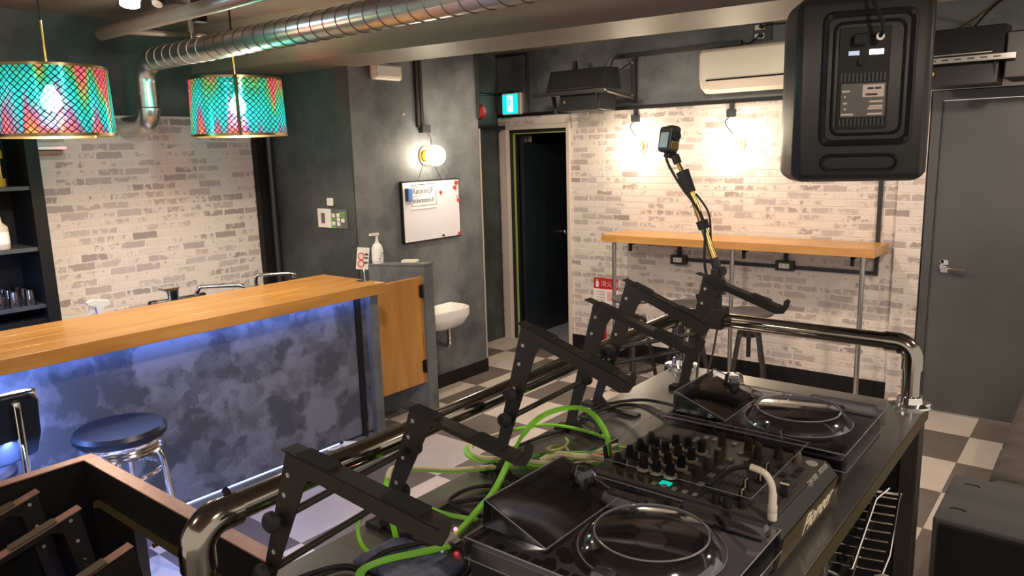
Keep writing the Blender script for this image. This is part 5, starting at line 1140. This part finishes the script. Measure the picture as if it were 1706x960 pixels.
for k, v in enumerate((1.445, 1.475, 1.505, 1.535, 1.25, 1.28)):
    l = ['black audio plug in the back of the mixer, first from the jack plug', 'second black audio plug in the back of the mixer', 'white ringed audio plug in the back of the mixer', 'black audio plug at the far back corner of the mixer', 'black audio plug at the near back corner of the mixer', 'black audio plug beside the standing jack plug'][k]
    t = T('audio_plug', l, 'plug', (-.84, v, 1.055), 'audio plugs in the back of the mixer')
    part('body', t, m_rubber, lambda b: b.cyl((-.812, v, 1.06), (-.850, v, 1.06), .007, n=10))
    part('collar', t, m_white, lambda b: b.cyl((-.830, v, 1.06), (-.836, v, 1.06), .0078, n=10))
K1 = [(-0.83, 1.66, 1.06), (-0.909, 1.716, 1.06), (-1.026, 1.809, 1.04), (-1.095, 1.80, 1.025), (-1.122, 1.72, 1.018), (-1.118, 1.58, 1.018), (-1.145, 1.473, 1.018), (-1.140, 1.336, 1.018), (-1.019, 1.16, 1.016)]
K2 = [(-1.073, 1.046, 1.016), (-1.072, 1.091, 1.016), (-1.033, 1.136, 1.018), (-0.987, 1.163, 1.02), (-0.95, 1.128, 1.02), (-0.982, 1.078, 1.018), (-1.033, 1.068, 1.02), (-1.076, 1.086, 1.025), (-1.08, 1.169, 1.02), (-1.027, 1.233, 1.016), (-.97, 1.312, 1.016)]
K3 = [(-1.078, 0.724, 1.016), (-1.057, 0.776, 1.018), (-1.027, 0.793, 1.02), (-1.02, 0.847, 1.03), (-0.988, 0.91, 1.03), (-0.952, 0.973, 1.02), (-0.899, 0.941, 1.015), (-0.856, 0.885, 1.015)]
K4 = [(-1.10, .70, 1.016), (-1.082, .745, 1.02), (-1.044, 0.775, 1.028), (-1.01, 0.786, 1.02), (-.98, .74, 1.016), (-1.0, .66, 1.016)]
K5 = [(-0.983, 1.548, 1.05), (-1.045, 1.617, 1.045), (-1.114, 1.663, 1.03), (-1.145, 1.70, 1.018), (-1.14, 1.80, 1.018), (-1.10, 1.88, 1.018), (-1.05, 1.92, 1.018), (-0.95, 1.89, 1.03), (-.84, 1.80, 1.05)]
for l, P_ in (('black cable snaking from the far player round the tall stands', K1), ('black cable coiled behind the near player', K2), ('black cable curling at the near end of the table', K3), ('black cable loop at the near table corner', K4), ('black cable arching between the two far stands', K5)):
    one('black_cable', l, 'cable', m_rubber, lambda b: b.tube(P_, .0045, 8), 'black cables on the table')
one('black_cable', 'black cable drooping over the near player side', 'cable', m_rubber, lambda b: b.tube([(-.93, 1.0, 1.03), (-.90, .99, 1.045), (-.87, .95, 1.035), (-.85, .88, 1.02), (-.84, .80, 1.016)], .0045, 8), 'black cables on the table')
t = T('usb_plug', 'small grey labelled plug on the lime cable at the near end', 'plug', (-.94, .945, 1.03))
part('shell', t, m_btn, lambda b: b.box(-.965, .93, 1.03, -.935, .965, 1.040), bevel=.002)
part('tip', t, m_steel, lambda b: b.box(-.935, .938, 1.032, -.922, .957, 1.038))
t = T('memory_stick', 'black stick with a white light and red lamp beside the near player', 'usb stick', (-1.03, .95, 1.02))
part('body', t, m_blackp, lambda b: b.box(-.02, -.012, 0, .06, .012, .014, Matrix.Translation((-1.04, .93, 1.022)) @ Matrix.Rotation(.9, 4, 'Z')), bevel=.003)
part('white_light', t, glow('white_led', (.8, .95, 1), 12), lambda b: b.sphere((-1.000, .985, 1.036), .004, 10))
part('red_light', t, glow('red_led', (1, .05, .1), 6), lambda b: b.sphere((-.965, .985, 1.034), .004, 10))
one('patterned_pouch', 'dark blue patterned pouch under cables at the near end of the table', 'pouch', m_pouch, lambda b: b.box(-1.06, .80, 1.01, -.87, .92, 1.026), bevel=.008, seg=3)

# ================================================================== second booth at lower left
t = T('booth_frame', 'dark booth frame with coppery top edge at the lower left', 'booth', (-2.1, .75, 0))
ZR = .985
part('top_rail', t, m_pinkish, lambda b: b.box(-2.135, -.9, ZR-.004, -2.10, .77, ZR), bevel=.001)
part('top_rail', t, m_pinkish, lambda b: b.box(-2.10, .735, ZR-.004, -1.17, .77, ZR), bevel=.001)
part('side_board', t, m_black, lambda b: b.box(-2.132, -.9, 0, -2.103, .767, ZR-.004))
part('cross_beam', t, m_black, lambda b: b.box(-2.103, .738, ZR-.105, -1.17, .767, ZR-.004), bevel=.001)
part('beam_lip', t, m_bronze, lambda b: b.box(-2.04, .722, ZR-.104, -1.17, .738, ZR-.098))
for x in (-2.03, -1.70, -1.36): part('bolt', t, m_brass, lambda b: b.cyl((x, .730, ZR-.11), (x, .718, ZR-.11), .006, n=10))
part('front_panel', t, m_black, lambda b: b.box(-2.103, .745, 0, -1.86, .765, ZR-.105))
part('panel_edge', t, m_steel, lambda b: b.box(-1.86, .742, 0, -1.852, .768, ZR-.105))
part('deck', t, m_black, lambda b: b.box(-2.103, -.9, .56, -1.24, .60, .60), bevel=.002)
part('leg', t, m_black, lambda b: b.box(-1.30, .50, 0, -1.26, .55, .56))
def arm2(t, X, yt, zt, yb, fs, L_=.36, fall=.10):
    """arms of a stand turned the other way: they rise towards +Y"""
    ye = yt-L_; ze = zt-fall; z0 = .604
    w_ = .034; pr = [(yt+.05, z0), (yt, zt), (ye, ze), (ye-.018, ze+.012), (ye-.022, ze-.004), (ye, ze-.03)]
    sl = fall/L_
    pr += [(yt-w_-.03, zt-sl*(w_+.03)-.030), (yt-w_-.004, zt-sl*w_-.05), (yt-w_+.04, z0+.05), (yt-w_-.05, z0)]
    a = part('side_arm', t, m_blackm, lambda b: b.prism(pr, 'yz', X, X+.003*fs))
    sub('top_flange', a, m_pinkish, lambda b: b.prism([(yt, zt+.001), (ye, ze+.001), (ye, ze-.002), (yt, zt-.002)], 'yz', X, X+.030*fs))  # pinkish light on the black flange tops put into the colour
    for f0_, f1_ in ((.16, .44), (.80, .94)):
        sub('rubber_pad', a, m_taupe, lambda b: b.prism([(yt-L_*f0_, zt-fall*f0_+.001), (yt-L_*f1_, zt-fall*f1_+.001), (yt-L_*f1_, zt-fall*f1_+.006), (yt-L_*f0_, zt-fall*f0_+.006)], 'yz', X+.001*fs, X+.029*fs))
    for q in (.9, .72, .55):
        z = z0+(zt-z0)*q; y = yt+.05*(1-q)-.024
        sub('hole', a, m_btn, lambda b: b.cyl((X-.0015, y, z), (X+.005*fs, y, z), .0045, n=10))  # light seen through the hole, coloured onto a pale disc
    sub('foot', a, m_blackm, lambda b: b.box(X-.012, yt-.20, .60, X+.016, yt+.06, .605))
t1 = T('laptop_stand', 'laptop stand inside the lower left booth, pair of arms nearer the camera', 'laptop stand', (-1.75, .5, .60))
arm2(t1, -1.625, .645, .932, 0, -1); arm2(t1, -1.955, .655, .930, 0, 1)
part('cross_rod', t1, m_blackm, lambda b: b.cyl((-1.955, .65, .78), (-1.625, .64, .78), .0065, n=10))
t2 = T('laptop_stand', 'laptop stand at the left edge of the lower left booth', 'laptop stand', (-2.2, .5, .60))
arm2(t2, -2.06, .60, .985, 0, -1) if False else None
arm2(t2, -2.085, .610, .955, 0, 1, .36, .10)
part('knob', t1, m_rubber, lambda b: b.cyl((-1.62, .63, .78), (-1.60, .63, .78), .017, n=12))
one('black_cable', 'black cables lying in the lower left booth', 'cable', m_rubber, lambda b: b.tube([(-1.9, .1, .61), (-1.8, .25, .62), (-1.65, .2, .615), (-1.55, .35, .62), (-1.40, .3, .61)], .006, 8))
one('round_cable', 'cream cable lying in the lower left booth', 'cable', m_pale, lambda b: b.tube([(-2.0, .30, .61), (-1.93, .38, .63), (-1.86, .36, .62), (-1.80, .25, .61)], .018, 8))
one('round_cable', 'red cable tip sticking up in the lower left booth', 'cable', m_red, lambda b: b.tube([(-1.86, .40, .64), (-1.845, .43, .68), (-1.84, .44, .70)], .005, 8))

# ================================================================== right foreground
t = T('subwoofer', 'dark carpet-covered subwoofer cabinet at the lower right', 'speaker', (.05, 2.7, 0))
part('cabinet', t, m_subtop, lambda b: b.box(-.365, 2.51, .01, .35, 2.90, .60), bevel=.008, seg=3)
part('front_grille', t, m_black, lambda b: b.box(-.345, 2.495, .03, .33, 2.51, .585), bevel=.004)
for (x, y) in ((-.31, 2.60), (-.30, 2.82)): part('stacking_dimple', t, m_black, lambda b: b.tube([(x+.022*math.cos(a), y+.01*math.sin(a), .601) for a in [i*PI/10 for i in range(11)]], .0022, 5, smooth=0))
part('badge', t, m_slate_d, lambda b: b.box(-.075, 2.66, .600, .0, 2.74, .602))
part('side_handle', t, m_black, lambda b: b.box(-.16, 2.49, .33, -.02, 2.497, .42), bevel=.003)
t = T('sofa', 'grey brown velvet bench sofa along the right side', 'sofa', (0.1, 4.0, 0))
part('base', t, m_black, lambda b: b.box(-.26, 2.98, 0, .45, 5.0, .22))
for k, (y0, y1) in enumerate(((2.96, 3.375), (3.385, 3.815), (3.825, 4.315), (4.325, 4.98))):
    part('seat_cushion', t, m_fabric, lambda b: b.box(-.31, y0, .20, .46, y1, .435), bevel=.05, seg=5)
